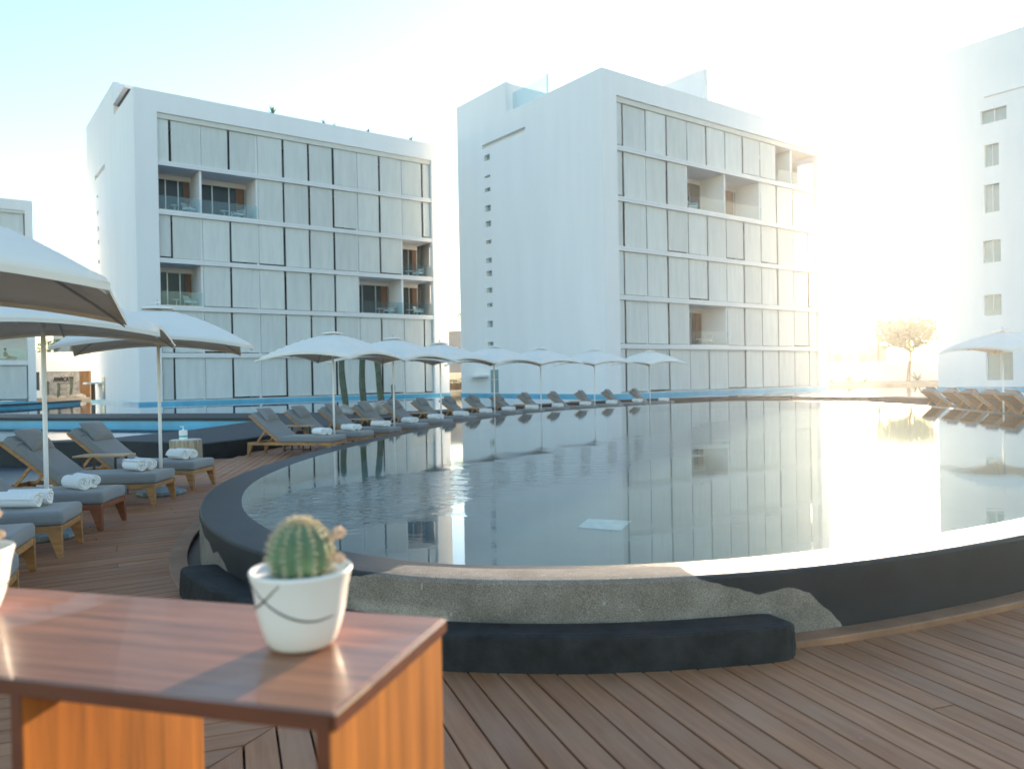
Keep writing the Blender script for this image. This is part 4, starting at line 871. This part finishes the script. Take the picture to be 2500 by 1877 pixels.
def rock(label, x, y, z, s, seed, group):
    rn_ = random.Random(seed); bm = bmesh.new(); bmesh.ops.create_icosphere(bm, subdivisions=2, radius=1)
    sx, sy, sz = s
    for v in bm.verts:
        k = 1+0.35*mn.noise(v.co*1.3+Vector((seed*3.1, 0, 0))); v.co = Vector((v.co.x*sx*k, v.co.y*sy*k, max(-0.3, v.co.z)*sz*k))
    me_ = bpy.data.meshes.new('boulder'); bm.to_mesh(me_); bm.free(); me_.materials.append(M['rock'])
    return tag(obj('boulder', me_, None, (x, y, z+0.25*sz)), label, 'rock', group)
for k, (x_, s) in enumerate(((-45.4,0.35),(-44.3,0.3),(-43.3,0.4),(-42.7,0.5))):
    rock(['leftmost', 'second', 'third', 'largest right'][k]+' boulder at the foot of the stone sign panel', x_, Y0-1.3, 0.46, (s*1.3, s, s*0.7), k+2, 'boulders by the sign')
# hillside beyond
struct(MB().add([(-110,192,0.4),(-70,150,0.4),(-45,140,0.4),(-20,165,0.4),(-20,190,9),(-50,180,14),(-110,190,16)], [(0,1,6),(1,2,5,6),(2,3,4,5)]).build('hillside', M['hill']))
for k, (x_, w_, z0, z1, c_m) in enumerate(((-85, 6.5, 4, 11.2, 'cream'), (-78.5, 5, 4, 10.0, 'plaster2'), (-73, 4, 4, 12, 'plaster'), (-67.5, 5, 3, 9.6, 'cream'))):
    b_ = thing('hillside_house', ['leftmost cream', 'second white', 'tall white', 'rightmost cream'][k]+' hillside house above the restaurant wall', 'house', (x_, 150, 0.4), 0, 'hillside houses')
    MB().box(-w_/2, w_/2, 0, 6, 0, z1).build('wall', M[c_m], b_)
    for q in range(3): MB().box(-w_/2+0.6+q*1.5, -w_/2+1.5+q*1.5, -0.05, -0.002, z1-2.2, z1-0.9).build('window', M['darkglass'], b_)
    MB().box(-w_/2-0.2, w_/2+0.2, -0.3, 6.2, z1, z1+0.2).build('roof', M[c_m], b_)
for k, (x_, r_) in enumerate(((-87.5, 2.2), (-70.5, 1.8), (-82, 1.2))):
    m = MB(); rn = random.Random(60+k); leaves(m, (0,0,8.6), (r_,r_*0.7,1.6), 500, 0.25, rn)
    t = thing('hillside_tree', ['green tree at the left end of', 'green tree at the right end of', 'small green tree between'][k]+' the hillside houses', 'tree', (x_, 147, 0.4))
    m.build('crown', M['leaf'], t); MB().tube([(0,0,0),(0,0,8)], [0.25,0.15], 7).build('trunk', M['bark'], t)
# tall cacti and boulders behind the far loungers
for k, (x_, y_, H_, ln) in enumerate(((-6.05,28.2,2.35,-0.12),(-5.42,28.4,2.5,-0.04),(-4.62,28.0,2.35,-0.30))):
    column_cactus(['leftmost', 'middle', 'rightmost, small-armed'][k]+' tall cactus rising behind the far loungers', x_, y_, 0.44, H_, 0.10, ln, 70+k, arm=(k == 2), group='tall cacti behind the loungers')
for k, (x_, y_, s) in enumerate(((-5.95,27.5,0.35),(-5.25,27.7,0.38),(-4.55,27.3,0.5),(-4.2,27.6,0.4))):
    rock(['leftmost pinkish', 'second', 'tallest', 'rightmost'][k]+' boulder at the foot of the tall cacti', x_, y_, 0.43, (s, s*0.8, s*0.75), k+12, 'boulders by the tall cacti')

# ================================================================== pool furniture
def soft_box(name, lx, ly, lz, r, m, puff=0.0, cuts=5):
    bm = bmesh.new(); bmesh.ops.create_cube(bm, size=1)
    for v in bm.verts: v.co = Vector((v.co.x*lx, v.co.y*ly, v.co.z*lz))
    bmesh.ops.bevel(bm, geom=bm.edges[:], offset=r, segments=3, affect='EDGES', profile=0.6)
    if puff:
        bmesh.ops.subdivide_edges(bm, edges=[e for e in bm.edges if e.calc_length() > min(lx, ly)*0.4], cuts=cuts, use_grid_fill=True)
        for v in bm.verts:
            k = (1-min(1, abs(v.co.x)/(lx/2))**2)*(1-min(1, abs(v.co.y)/(ly/2))**2)
            v.co.z += puff*k*(1 if v.co.z > 0 else -0.3)+0.006*mn.noise(v.co*6)
    me_ = bpy.data.meshes.new(name); bm.to_mesh(me_); bm.free(); me_.materials.append(m)
    for p in me_.polygons: p.use_smooth = True
    return me_
def pillow_mesh(name, lx, ly, lz, m, n=12):
    mb = MB()
    for side_ in (1, -1):
        for i in range(n+1):
            for j in range(n+1):
                u = -1+2*i/n; v = -1+2*j/n
                pin = 1-0.10*(1-abs(v))*(abs(u)**4)-0.0; pin2 = 1-0.10*(1-abs(u))*(abs(v)**4)
                z = lz/2*((1-abs(u)**2.6)*(1-abs(v)**2.6))**0.55
                mb.v.append((u*lx/2*pin, v*ly/2*pin2, side_*z+0.010*mn.noise(Vector((u*2, v*2, side_)))*(1-abs(u)**4)))
    N = (n+1)**2
    for s in range(2):
        for i in range(n):
            for j in range(n):
                a = s*N+i*(n+1)+j; q = (a, a+n+1, a+n+2, a+1); mb.f.append(q if s == 0 else q[::-1])
    return mb.mesh(name, m, True)
BA = R(39)                                     # backrest angle
def make_lounger(label, wood, group):
    t = thing('sun_lounger', label, 'sun lounger', (0,0,0), 0, group); W_ = M[wood]
    f = MB()
    for s in (-1, 1): f.box(-2.02, 0.0, s*0.345-0.02, s*0.345+0.02, 0.235, 0.295)
    f.box(-0.045, -0.005, -0.325, 0.325, 0.235, 0.293); f.box(-2.015, -1.975, -0.325, 0.325, 0.235, 0.293)
    for k in range(9): f.box(-0.20-k*0.135, -0.13-k*0.135, -0.325, 0.325, 0.272, 0.291)
    f.build('frame', W_, t, bevel=0.004)
    for sx in (0, 1):
        for sy in (-1, 1):
            x0 = -0.045 if sx == 0 else -1.975; y0 = sy*0.335
            m = MB(); a, b = (0.055, 0.022)
            # tapered leg, outer edge straight, inner edge slanting
            dx = -1 if sx == 0 else 1
            top = [(x0-dx*0.045, y0-0.03), (x0+dx*0.075, y0-0.03), (x0+dx*0.075, y0+0.03), (x0-dx*0.045, y0+0.03)]
            bot = [(x0-dx*0.050, y0-0.025+sy*0.012), (x0-dx*0.010, y0-0.025+sy*0.012), (x0-dx*0.010, y0+0.025+sy*0.012), (x0-dx*0.050, y0+0.025+sy*0.012)]
            m.add([(*q, 0.234) for q in top]+[(*q, 0.0) for q in bot], [(0,1,2,3),(7,6,5,4),(0,4,5,1),(1,5,6,2),(2,6,7,3),(3,7,4,0)])
            m.build('leg', W_, t, bevel=0.003)
    px, pz, L = -1.26, 0.29, 0.92; dx, dz = -math.cos(BA), math.sin(BA)
    b = MB()
    for s in (-1, 1): b.bar((px, s*0.315, pz), (px+dx*L, s*0.315, pz+dz*L), 0.035, 0.045, up=(0,0,1))
    for k in range(6): q = 0.1+k*0.155; b.bar((px+dx*q, -0.298, pz+dz*q), (px+dx*q, 0.298, pz+dz*q), 0.06, 0.014, up=(dz,0,-dx))
    b.bar((px+dx*L, -0.335, pz+dz*L), (px+dx*L, 0.335, pz+dz*L), 0.05, 0.03, up=(dz,0,-dx))
    b.build('backrest_frame', W_, t, bevel=0.003)
    for s in (-1, 1): MB().bar((px+dx*0.46, s*0.27, pz+dz*0.46-0.02), (-1.85, s*0.27, 0.27), 0.022, 0.04).build('prop_strut', W_, t)
    obj('seat_cushion', CM['seat'], t, (-0.625, 0, 0.362))
    obj('back_cushion', CM['back'], t, (px+dx*0.46+dz*0.075, 0, pz+dz*0.46-dx*0.075), (0, BA, 0))
    p = obj('pillow', CM['pillow'], t, (px+dx*0.74+dz*0.185, 0.0, pz+dz*0.74-dx*0.185), (0, BA+R(8), 0))
    st = MB(); q0 = 0.74
    ring = [(-0.34,0.02),(-0.34,0.145),(-0.20,0.152),(0.20,0.152),(0.34,0.145),(0.34,0.02)]
    for (y0, n0), (y1, n1) in zip(ring, ring[1:]):
        st.bar((px+dx*q0+dz*n0, y0, pz+dz*q0-dx*n0), (px+dx*q0+dz*n1, y1, pz+dz*q0-dx*n1), 0.03, 0.006, up=(dz,0.001,-dx) if abs(y1-y0) > 0.01 else (0,1,0))
    st.build('strap', M['cushion'], t)
    MB().tube([(-0.35,-0.375,0.30),(-0.36,-0.385,0.24),(-0.345,-0.38,0.18)], [0.006,0.014,0.006], 6).build('tie', M['cushion'], t)
    return t
CM = {'seat': soft_box('seat_cushion', 1.27, 0.70, 0.135, 0.045, M['cushion'], 0.012), 'back': soft_box('back_cushion', 0.92, 0.68, 0.125, 0.045, M['cushion'], 0.012), 'pillow': pillow_mesh('pillow', 0.38, 0.54, 0.17, M['pillow'])}
def heading(deg): return R(deg-180)
# towels: a spiral roll of terry
def towel_mesh():
    turns, th, L = 3.3, 0.0165, 0.40; n = 62; mb = MB(); rn_ = random.Random(8)
    segs = 7
    for k in range(segs+1):
        x = -L/2+L*k/segs
        for i in range(n+1):
            a = 2*math.pi*turns*i/n; r0 = 0.010+0.064*i/n
            wob = 1+0.03*mn.noise(Vector((x*9, a, 0)))
            ex = x+(0.010*math.sin(a*1.7)+0.008*mn.noise(Vector((a*2, k*9, 1))))*(1 if k in (0, segs) else 0)
            for r in (r0-th/2, r0+th/2):
                mb.v.append((ex, math.cos(a)*r*wob*1.04, math.sin(a)*r*wob*0.96))
    S = (n+1)*2
    for k in range(segs):
        for i in range(n):
            a = k*S+i*2
            mb.f.append((a+1, a+3, a+3+S, a+1+S)); mb.f.append((a, a+S, a+2+S, a+2))
        for e in (0, n): a = k*S+e*2; mb.f.append((a, a+1, a+1+S, a+S))
    for k in (0, segs):
        for i in range(n): a = k*S+i*2; mb.f.append((a, a+1, a+3, a+2))
    return mb.mesh('rolled_towel', M['towel'], True)
TW = towel_mesh()
def towels(lo, rz, desc, yaw, along=-0.33, rn_=random.Random(4), single=False):
    for s in ((1,) if single else (-1, 1)):
        c, s_ = math.cos(rz), math.sin(rz); x = along+s*0.02; y = s*0.088+0.02
        o = obj('rolled_towel', TW, None, (lo[0]+c*x-s_*y, lo[1]+s_*x+c*y, 0.445+0.076), (rn_.uniform(0, 6.28), 0, rz+R(yaw)+rn_.uniform(-0.05, 0.05)))
        tag(o, ('nearer' if s < 0 else 'farther')+' rolled white towel on '+desc, 'towel', 'rolled towels on the loungers')
LEFT = [('grey cushioned lounger at the far end of the left row beside the log stool', (-4.80,12.07), 176, 'the left-row lounger by the log stool', -28),
        ('grey cushioned lounger second from the far end of the left row', (-4.75,10.60), 183, 'the left-row lounger next to the side table', -38),
        ('lounger with reddish wood frame in the left row', (-4.58,8.90), 187, 'the reddish-framed lounger', -42),
        ('lounger in the left row just nearer than the reddish-framed one', (-4.34,7.63), 195, 'the left-row lounger just nearer than the reddish one', -16),
        ('lounger second nearest at the left edge, mostly out of frame', (-4.06,6.42), 198, 'the second nearest lounger at the left edge', -50),
        ('nearest lounger at the left edge, only its foot cushion showing', (-3.42,5.24), 203, 'the nearest lounger at the left edge', -50)]
proto = make_lounger('x', 'teak', 'loungers in the left row'); protor = None
for k, (lab, (x, y), hd_, td, yaw) in enumerate(LEFT):
    rz = heading(hd_)
    if k == 0: o = proto; o['label'] = lab; o.location = (x, y, 0); o.rotation_euler = (0,0,rz)
    elif k == 2: o = make_lounger(lab, 'redteak', 'loungers in the left row'); o.location = (x, y, 0); o.rotation_euler = (0,0,rz)
    else: o = dup_thing(proto, lab, (x, y, 0), rz)
    towels((x, y), rz, td, yaw, along=-0.36 if k < 3 else -0.42)
FAR = [(-3.70,17.30),(-3.32,18.6),(-2.85,19.9),(-2.32,21.4),(-1.78,23.2),(-1.15,24.8),(-0.42,26.5),(0.34,28.0),(1.2,29.3),(2.25,30.6),(3.45,32.0),(4.7,33.3),(6.0,34.6),(7.4,35.8)]
for k, (x, y) in enumerate(FAR):
    x -= 0.09; y -= 0.35; hd_ = 166-k*0.8; rz = heading(hd_)
    lab = ('large lounger nearest us in the far row, in full side view' if k == 0 else ('last lounger at the far right end of the far row' if k == 13 else ORD[k]+' lounger of the far row counted from the left'))
    o = dup_thing(proto, lab, (x, y, 0), rz); o['group'] = 'loungers in the far row'
    towels((x, y), rz, 'the '+('nearest' if k == 0 else 'last' if k == 13 else ORD[k])+' lounger of the far row', -30+9*((k*7)%3), along=-0.42)
for k, (x, y) in enumerate(((16.6,27.6),(16.5,26.1),(16.3,24.7),(16.1,23.3),(15.8,21.9))):
    o = dup_thing(proto, ['farthest', 'second farthest', 'middle', 'second nearest', 'nearest'][k]+' lounger of the glary right-hand row', (x, y, 0), heading(183)); o['group'] = 'loungers at the right'
# ------------------------------------------------------------------ umbrellas
HALF = 1.22; APEX, RIMZ = 2.71, 2.10
def canopy_z(r, m_): return APEX-(APEX-RIMZ)*(0.42*r+0.58*r*r)+0.14*r**3*(1-m_*m_)
def canopy_mesh():
    n = 20; mb = MB()
    for i in range(n+1):
        for j in range(n+1):
            u = -1+2*i/n; v = -1+2*j/n; r = max(abs(u), abs(v)); m_ = (min(abs(u), abs(v))/r) if r > 0 else 0
            k = 1-0.055*r*r*(1-m_**2)
            mb.v.append((u*HALF*k, v*HALF*k, canopy_z(r, m_)-0.018*math.sin(math.pi*r)*(1-m_)))
    for i in range(n):
        for j in range(n):
            a = i*(n+1)+j; mb.f.append((a, a+n+1, a+n+2, a+1))
    return mb.mesh('canopy', M['canopy'], True)
def make_umbrella(label):
    t = thing('pool_umbrella', label, 'umbrella', (0,0,0), 0, 'white square pool umbrellas')
    c = obj('canopy', canopy_mesh(), t, solid=0.006)
    # hem band along the edge
    hem = MB(); n = 20
    for q in range(4):
        for i in range(n):
            pp = []
            for ii in (i, i+1):
                u = -1+2*ii/n; m_ = abs(u); k = 1-0.055*(1-m_**2); x, y = u*HALF*k, -HALF*k; z = canopy_z(1, m_)
                a = q*math.pi/2; pp.append((x*math.cos(a)-y*math.sin(a), x*math.sin(a)+y*math.cos(a), z))
            hem.add([pp[0], pp[1], (pp[1][0], pp[1][1], pp[1][2]-0.035), (pp[0][0], pp[0][1], pp[0][2]-0.035)], [(0,1,2,3)])
    hem.build('hem', M['canopy'], c, solid=0.006)
    cap = MB(); n = 8
    for i in range(n+1):
        for j in range(n+1):
            u = -1+2*i/n; v = -1+2*j/n; r = max(abs(u), abs(v)); cap.v.append((u*0.21, v*0.21, APEX+0.042-0.055*r*r))
    for i in range(n):
        for j in range(n): a = i*(n+1)+j; cap.f.append((a, a+n+1, a+n+2, a+1))
    cap.build('vent_cap', M['canopy'], t, solid=0.006, smooth=True)
    MB().lathe([(0.012,APEX+0.05),(0.02,APEX+0.07),(0.024,APEX+0.095),(0.016,APEX+0.118),(0.004,APEX+0.125)], 10).build('finial', M['alum'], t, smooth=True)
    MB().lathe([(0.024,0.08),(0.024,1.0),(0.024,2.0),(0.022,APEX+0.04)], 12).build('pole', M['polepaint'], t, smooth=True)
    MB().lathe([(0.05,2.36),(0.055,2.38),(0.055,2.44),(0.05,2.46)], 12).build('hub', M['alum'], t)
    for q in range(8):
        a = q*math.pi/4; cor = q % 2 == 1; pts_ = []
        for i in range(7):
            r = 0.06+0.93*i/6; m_ = 1 if cor else 0; k = 1 if cor else 1-0.055*r*r
            d = r*HALF*k*(math.sqrt(2) if cor else 1); pts_.append((d*math.cos(a), d*math.sin(a), canopy_z(r, m_)-0.052))
        rb = MB().tube(pts_, 0.011, 6).build('rib', M['alum'], t)
        mid = Vector(pts_[3]); MB().tube([(0.05*math.cos(a),0.05*math.sin(a),2.41), mid], 0.007, 5).build('strut', M['alum'], rb)
    b = MB().lathe([(0.33,0.0),(0.345,0.02),(0.33,0.06),(0.20,0.10),(0.12,0.115)], 8).build('base', M['base'], t)
    MB().lathe([(0.05,0.116),(0.045,0.2),(0.034,0.36)], 12).build('base_socket', M['alum'], b)
    return t
UM = [('large umbrella at the left edge, cut off by the frame, its pole out of view', (-3.58,4.42), 24.6), ('umbrella whose pole stands among the nearer left loungers', (-4.97,8.27), -24.8+45), ('umbrella with pole between the side table and log stool end of the left row', (-5.15,11.36), -22+45)]
FP = [(813,(-4.12,17.95)),(962,(-3.15,20.7)),(1075,(-2.2,24.0)),(1207,(-0.62,27.2)),(1316,(1.1,29.72)),(1448,(3.45,32.55)),(1587,(6.2,35.0))]
for k, (u, q) in enumerate(FP): UM.append((('nearest and largest' if k == 0 else 'last and farthest right' if k == 6 else ORD[k])+' umbrella of the far row'+('' if k in (0, 6) else ' counted from the left'), q, 25.4+45-(0, 6, 12, 20, 26, 30, 33)[k]))
UM.append(('white umbrella half out of frame at the right edge', (14.2,22.5), 20))
pu = None
for lab, (x, y), a in UM:
    if pu is None: pu = make_umbrella(lab); pu.location = (x, y, 0); pu.rotation_euler = (0,0,R(a))
    else: dup_thing(pu, lab, (x, y, 0), R(a))
# ------------------------------------------------------------------ side tables
def make_side(label):
    t = thing('side_table', label, 'side table', (0,0,0), 0, 'teak-topped side tables')
    for k in range(4): MB().box(-0.36, 0.36, -0.20+k*0.1005, -0.102+k*0.1005, 0.575, 0.60).build('top_board', M['toptable'], t, bevel=0.003)
    for sx in (-1, 1):
        fr = MB().box(sx*0.24-0.0125, sx*0.24+0.0125, -0.17, 0.17, 0.55, 0.573).build('leg_frame', M['dark'], t)
        for sy in (-1, 1): MB().box(sx*0.24-0.0125, sx*0.24+0.0125, sy*0.158-0.0125, sy*0.158+0.0125, 0.0, 0.5498).build('leg', M['dark'], t)
        MB().box(sx*0.24-0.0125, sx*0.24+0.0125, -0.1449, 0.1449, 0.03, 0.05).build('foot_rail', M['dark'], t)
    MB().box(-0.2274, 0.2274, -0.01, 0.01, 0.035, 0.05).build('cross_rail', M['dark'], t)
    return t
ST = [('side table with teak top between the two farthest left-row loungers', (-5.95,11.32), 0), ('side table between the two nearest loungers of the far row', (-5.00,18.05), -16), ('side table between the third and fourth loungers of the far row', (-3.95,20.62), -16),
      ('side table between the fifth and sixth loungers of the far row', (-2.85,24.0), -16), ('side table between the seventh and eighth loungers of the far row', (-1.3,27.2), -16), ('side table between the ninth and tenth loungers of the far row', (0.45,29.9), -16), ('side table between the eleventh and twelfth loungers of the far row', (2.75,32.6), -16)]
ps = None
for lab, (x, y), a in ST:
    if ps is None: ps = make_side(lab); ps.location = (x, y, 0); ps.rotation_euler = (0,0,R(a))
    else: dup_thing(ps, lab, (x, y, 0), R(a))
# ------------------------------------------------------------------ log stool and soap bottle
lg = thing('log_stool', 'bleached log stool standing at the far end of the left row', 'stool', (-6.62, 15.75, 0))
def lumpy(t, z): return 1+0.03*math.sin(9*t)+0.025*math.sin(23*t+1)+0.03*mn.noise(Vector((math.cos(t)*2, math.sin(t)*2, 0)))
MB().lathe([(0.29,0),(0.30,0.03),(0.295,0.25),(0.30,0.46),(0.292,0.478)], 72, lumpy).build('log', M['stump'], lg)
MB().lathe([(0.286,0.479),(0.28,0.486)], 72, lumpy).build('cut_top', M['stumptop'], lg)
sp_ = thing('soap_dispenser', 'white pump dispenser with teal band standing on the log stool', 'dispenser', (-6.66, 15.72, 0.4865))
MB().lathe([(0.078,0),(0.082,0.006),(0.082,0.045)], 20).build('body', M['bottle'], sp_, smooth=False)
MB().lathe([(0.0825,0.0455),(0.0825,0.085)], 20).build('teal_band', M['tealband'], sp_)
MB().lathe([(0.082,0.0855),(0.082,0.17),(0.07,0.185),(0.03,0.19)], 20).build('shoulder', M['bottle'], sp_)
MB().lathe([(0.02,0.19),(0.02,0.21),(0.008,0.212),(0.008,0.25)], 12).box(-0.06, 0.015, -0.012, 0.012, 0.25, 0.265).build('pump', M['bottle'], sp_)

# ================================================================== foreground table and potted cacti
ft = thing('console_table', 'glossy reddish brown wooden table in the blurred foreground', 'table', (-0.3276, 1.362, 0), R(-15.7))
TZ = 1.02
# local: x from 0 (right end) to negative, y from 0 (front) to 0.55
MB().box(-2.0, 0.0, 0.0, 0.552, TZ-0.033, TZ).build('table_top', M['tabletop'], ft, bevel=0.003)
MB().box(-1.999, -0.001, -0.0062, -0.0004, TZ-0.034, TZ-0.0012).build('front_edge', M['tableedge_shaded'], ft, bevel=0.0015)
MB().box(0.0004, 0.0102, -0.006, 0.553, TZ-0.034, TZ-0.0006).build('end_edge', M['tableedge_shaded'], ft, bevel=0.006)
for x0 in (-0.030, -0.715, -1.99): MB().box(x0, x0+0.026, 0.002, 0.55, 0, TZ-0.0335).build('side_panel', M['tableside'], ft, bevel=0.002); MB().box(x0+0.0005, x0+0.0255, -0.0016, 0.0016, 0, TZ-0.0345).build('panel_edge_shade', M['tableedge_shaded'], ft)  # thin dark strips paint the shade on the panels' front edges
def potted_cactus(label, loc, rz, seed):
    rn_ = random.Random(seed); t = thing('potted_cactus', label, 'potted cactus', loc, rz)
    prof = [(0.0,0.0),(0.056,0.0),(0.067,0.004),(0.075,0.014),(0.086,0.045),(0.095,0.080),(0.101,0.125),(0.109,0.160),(0.111,0.167),(0.109,0.171),(0.105,0.169),(0.102,0.158)]
    p = MB().lathe(prof, 64).build('pot', M['pot'], t, smooth=True)
    def rad(z):
        for (r0, z0), (r1, z1) in zip(prof[1:9], prof[2:10]):
            if z0 <= z <= z1: return r0+(r1-r0)*(z-z0)/(z1-z0)
        return 0.1
    def stroke(f, a0, a1):
        pts_ = []; n = 30
        for i in range(n+1):
            s = i/n; a = a0+(a1-a0)*s; z = f(s); r = rad(z)+0.0004; pts_.append((r*math.cos(a), r*math.sin(a), z))
        MB().tube(pts_, [0.0012+0.0012*math.sin(math.pi*i/n) for i in range(n+1)], 6).build('painted_line', M['ink'], p, smooth=True)
    stroke(lambda s: 0.150-0.075*math.sin(min(1, s*1.25)*math.pi*0.5)+0.02*max(0, s-0.8), R(205), R(325))
    stroke(lambda s: 0.098-0.01*math.sin(s*math.pi)+0.060*s*s, R(170), R(255))
    MB().lathe([(0.0,0.150),(0.06,0.152),(0.104,0.152)], 40).build('pebble_top', M['potsand'], p)
    # ribbed body
    nr = 13; n = nr*8; rows = 26; R_ = 0.068; m = MB(); cz = 0.200
    def body(a, ph):
        rib = abs(math.cos(nr*a/2)); k = 0.84+0.16*rib**0.8; r = R_*math.sin(ph)*(k if math.sin(ph) > 0.05 else 1)
        z = cz+R_*1.05*math.cos(ph)-0.003*math.exp(-(ph/0.25)**2); return Vector((r*math.cos(a), r*math.sin(a), z))
    for i in range(rows+1):
        ph = 0.02+(2.72-0.02)*i/rows
        for j in range(n): m.v.append(tuple(body(2*math.pi*j/n, ph)))
    for i in range(rows):
        for j in range(n): m.f.append((i*n+j, i*n+(j+1)%n, (i+1)*n+(j+1)%n, (i+1)*n+j))
    m.f.append(tuple(range(n))); bd = m.build('cactus_body', M['cactus'], t, smooth=True)
    sp2 = MB()
    for r_ in range(nr):
        a = 2*math.pi*r_/nr
        for q in range(13):
            ph = 0.10+q*0.185+rn_.uniform(-.02,.02); b0 = body(a, ph); nn = (b0-Vector((0,0,cz))).normalized()
            sp2.tube([b0-nn*0.001, b0+nn*0.0035], [0.0034, 0.0015], 6)
            for s in range(10):
                d = (nn+Vector((rn_.uniform(-1,1), rn_.uniform(-1,1), rn_.uniform(-1,1)))*0.85).normalized(); L = rn_.uniform(0.009, 0.016)*(1.2 if q < 3 else 1)
                sp2.tube([b0, b0+d*L], [0.0009, 0.0003], 3, cap=False)
    so_ = sp2.build('spines', M['spine'], bd); so_['kind'] = 'stuff'
    for k, (a, ph, s) in enumerate(((R(-2),1.15,0.015),(R(-10),1.72,0.013),(R(18),2.15,0.010))):
        b0 = body(a, ph); nn = (b0-Vector((0,0,cz))).normalized(); m = MB()
        m.tube([b0, b0+nn*0.012, b0+nn*0.018+Vector((0,0,0.004))], [0.006, 0.006, 0.007], 8)
        bm_ = Vector(b0+nn*0.026+Vector((0,0,0.006)))
        for i in range(36):
            d = Vector((rn_.gauss(0,1), rn_.gauss(0,1), rn_.gauss(0,1))).normalized(); x_ = d.orthogonal().normalized()*s*0.5; y_ = d.cross(x_).normalized()*s*0.35
            c0 = bm_+d*s*0.55; m.add([c0-x_, c0-y_+d*s*0.4, c0+x_, c0+y_+d*s*0.4], [(0,1,2,3)])
        m.build('faded_blossom', M['flower'], bd)
    return t
potted_cactus('round ribbed cactus in white pot with dark crossing lines on the table', (-0.474, 1.717, TZ+0.0005), R(6), 3)
potted_cactus('second potted cactus at the left edge, mostly cut off by the frame', (-1.405, 1.98, TZ+0.0005), R(70), 5)

# ================================================================== haze volume, added to imitate the lens flare's veil round the sun
m, n, l, b = new_mat('glare_haze'); n.remove(b)
pv = n.new('ShaderNodeVolumePrincipled'); pv.inputs['Color'].default_value = (0.97, 0.97, 0.96, 1); pv.inputs['Density'].default_value = HAZE_DENSITY; pv.inputs['Anisotropy'].default_value = HAZE_G
l.new(pv.outputs[0], n['Material Output'].inputs['Volume'])
hz = MB().box(-112, 112, -30, 196, -2.0, 27.5).build('haze', m); struct(hz, 'stuff')
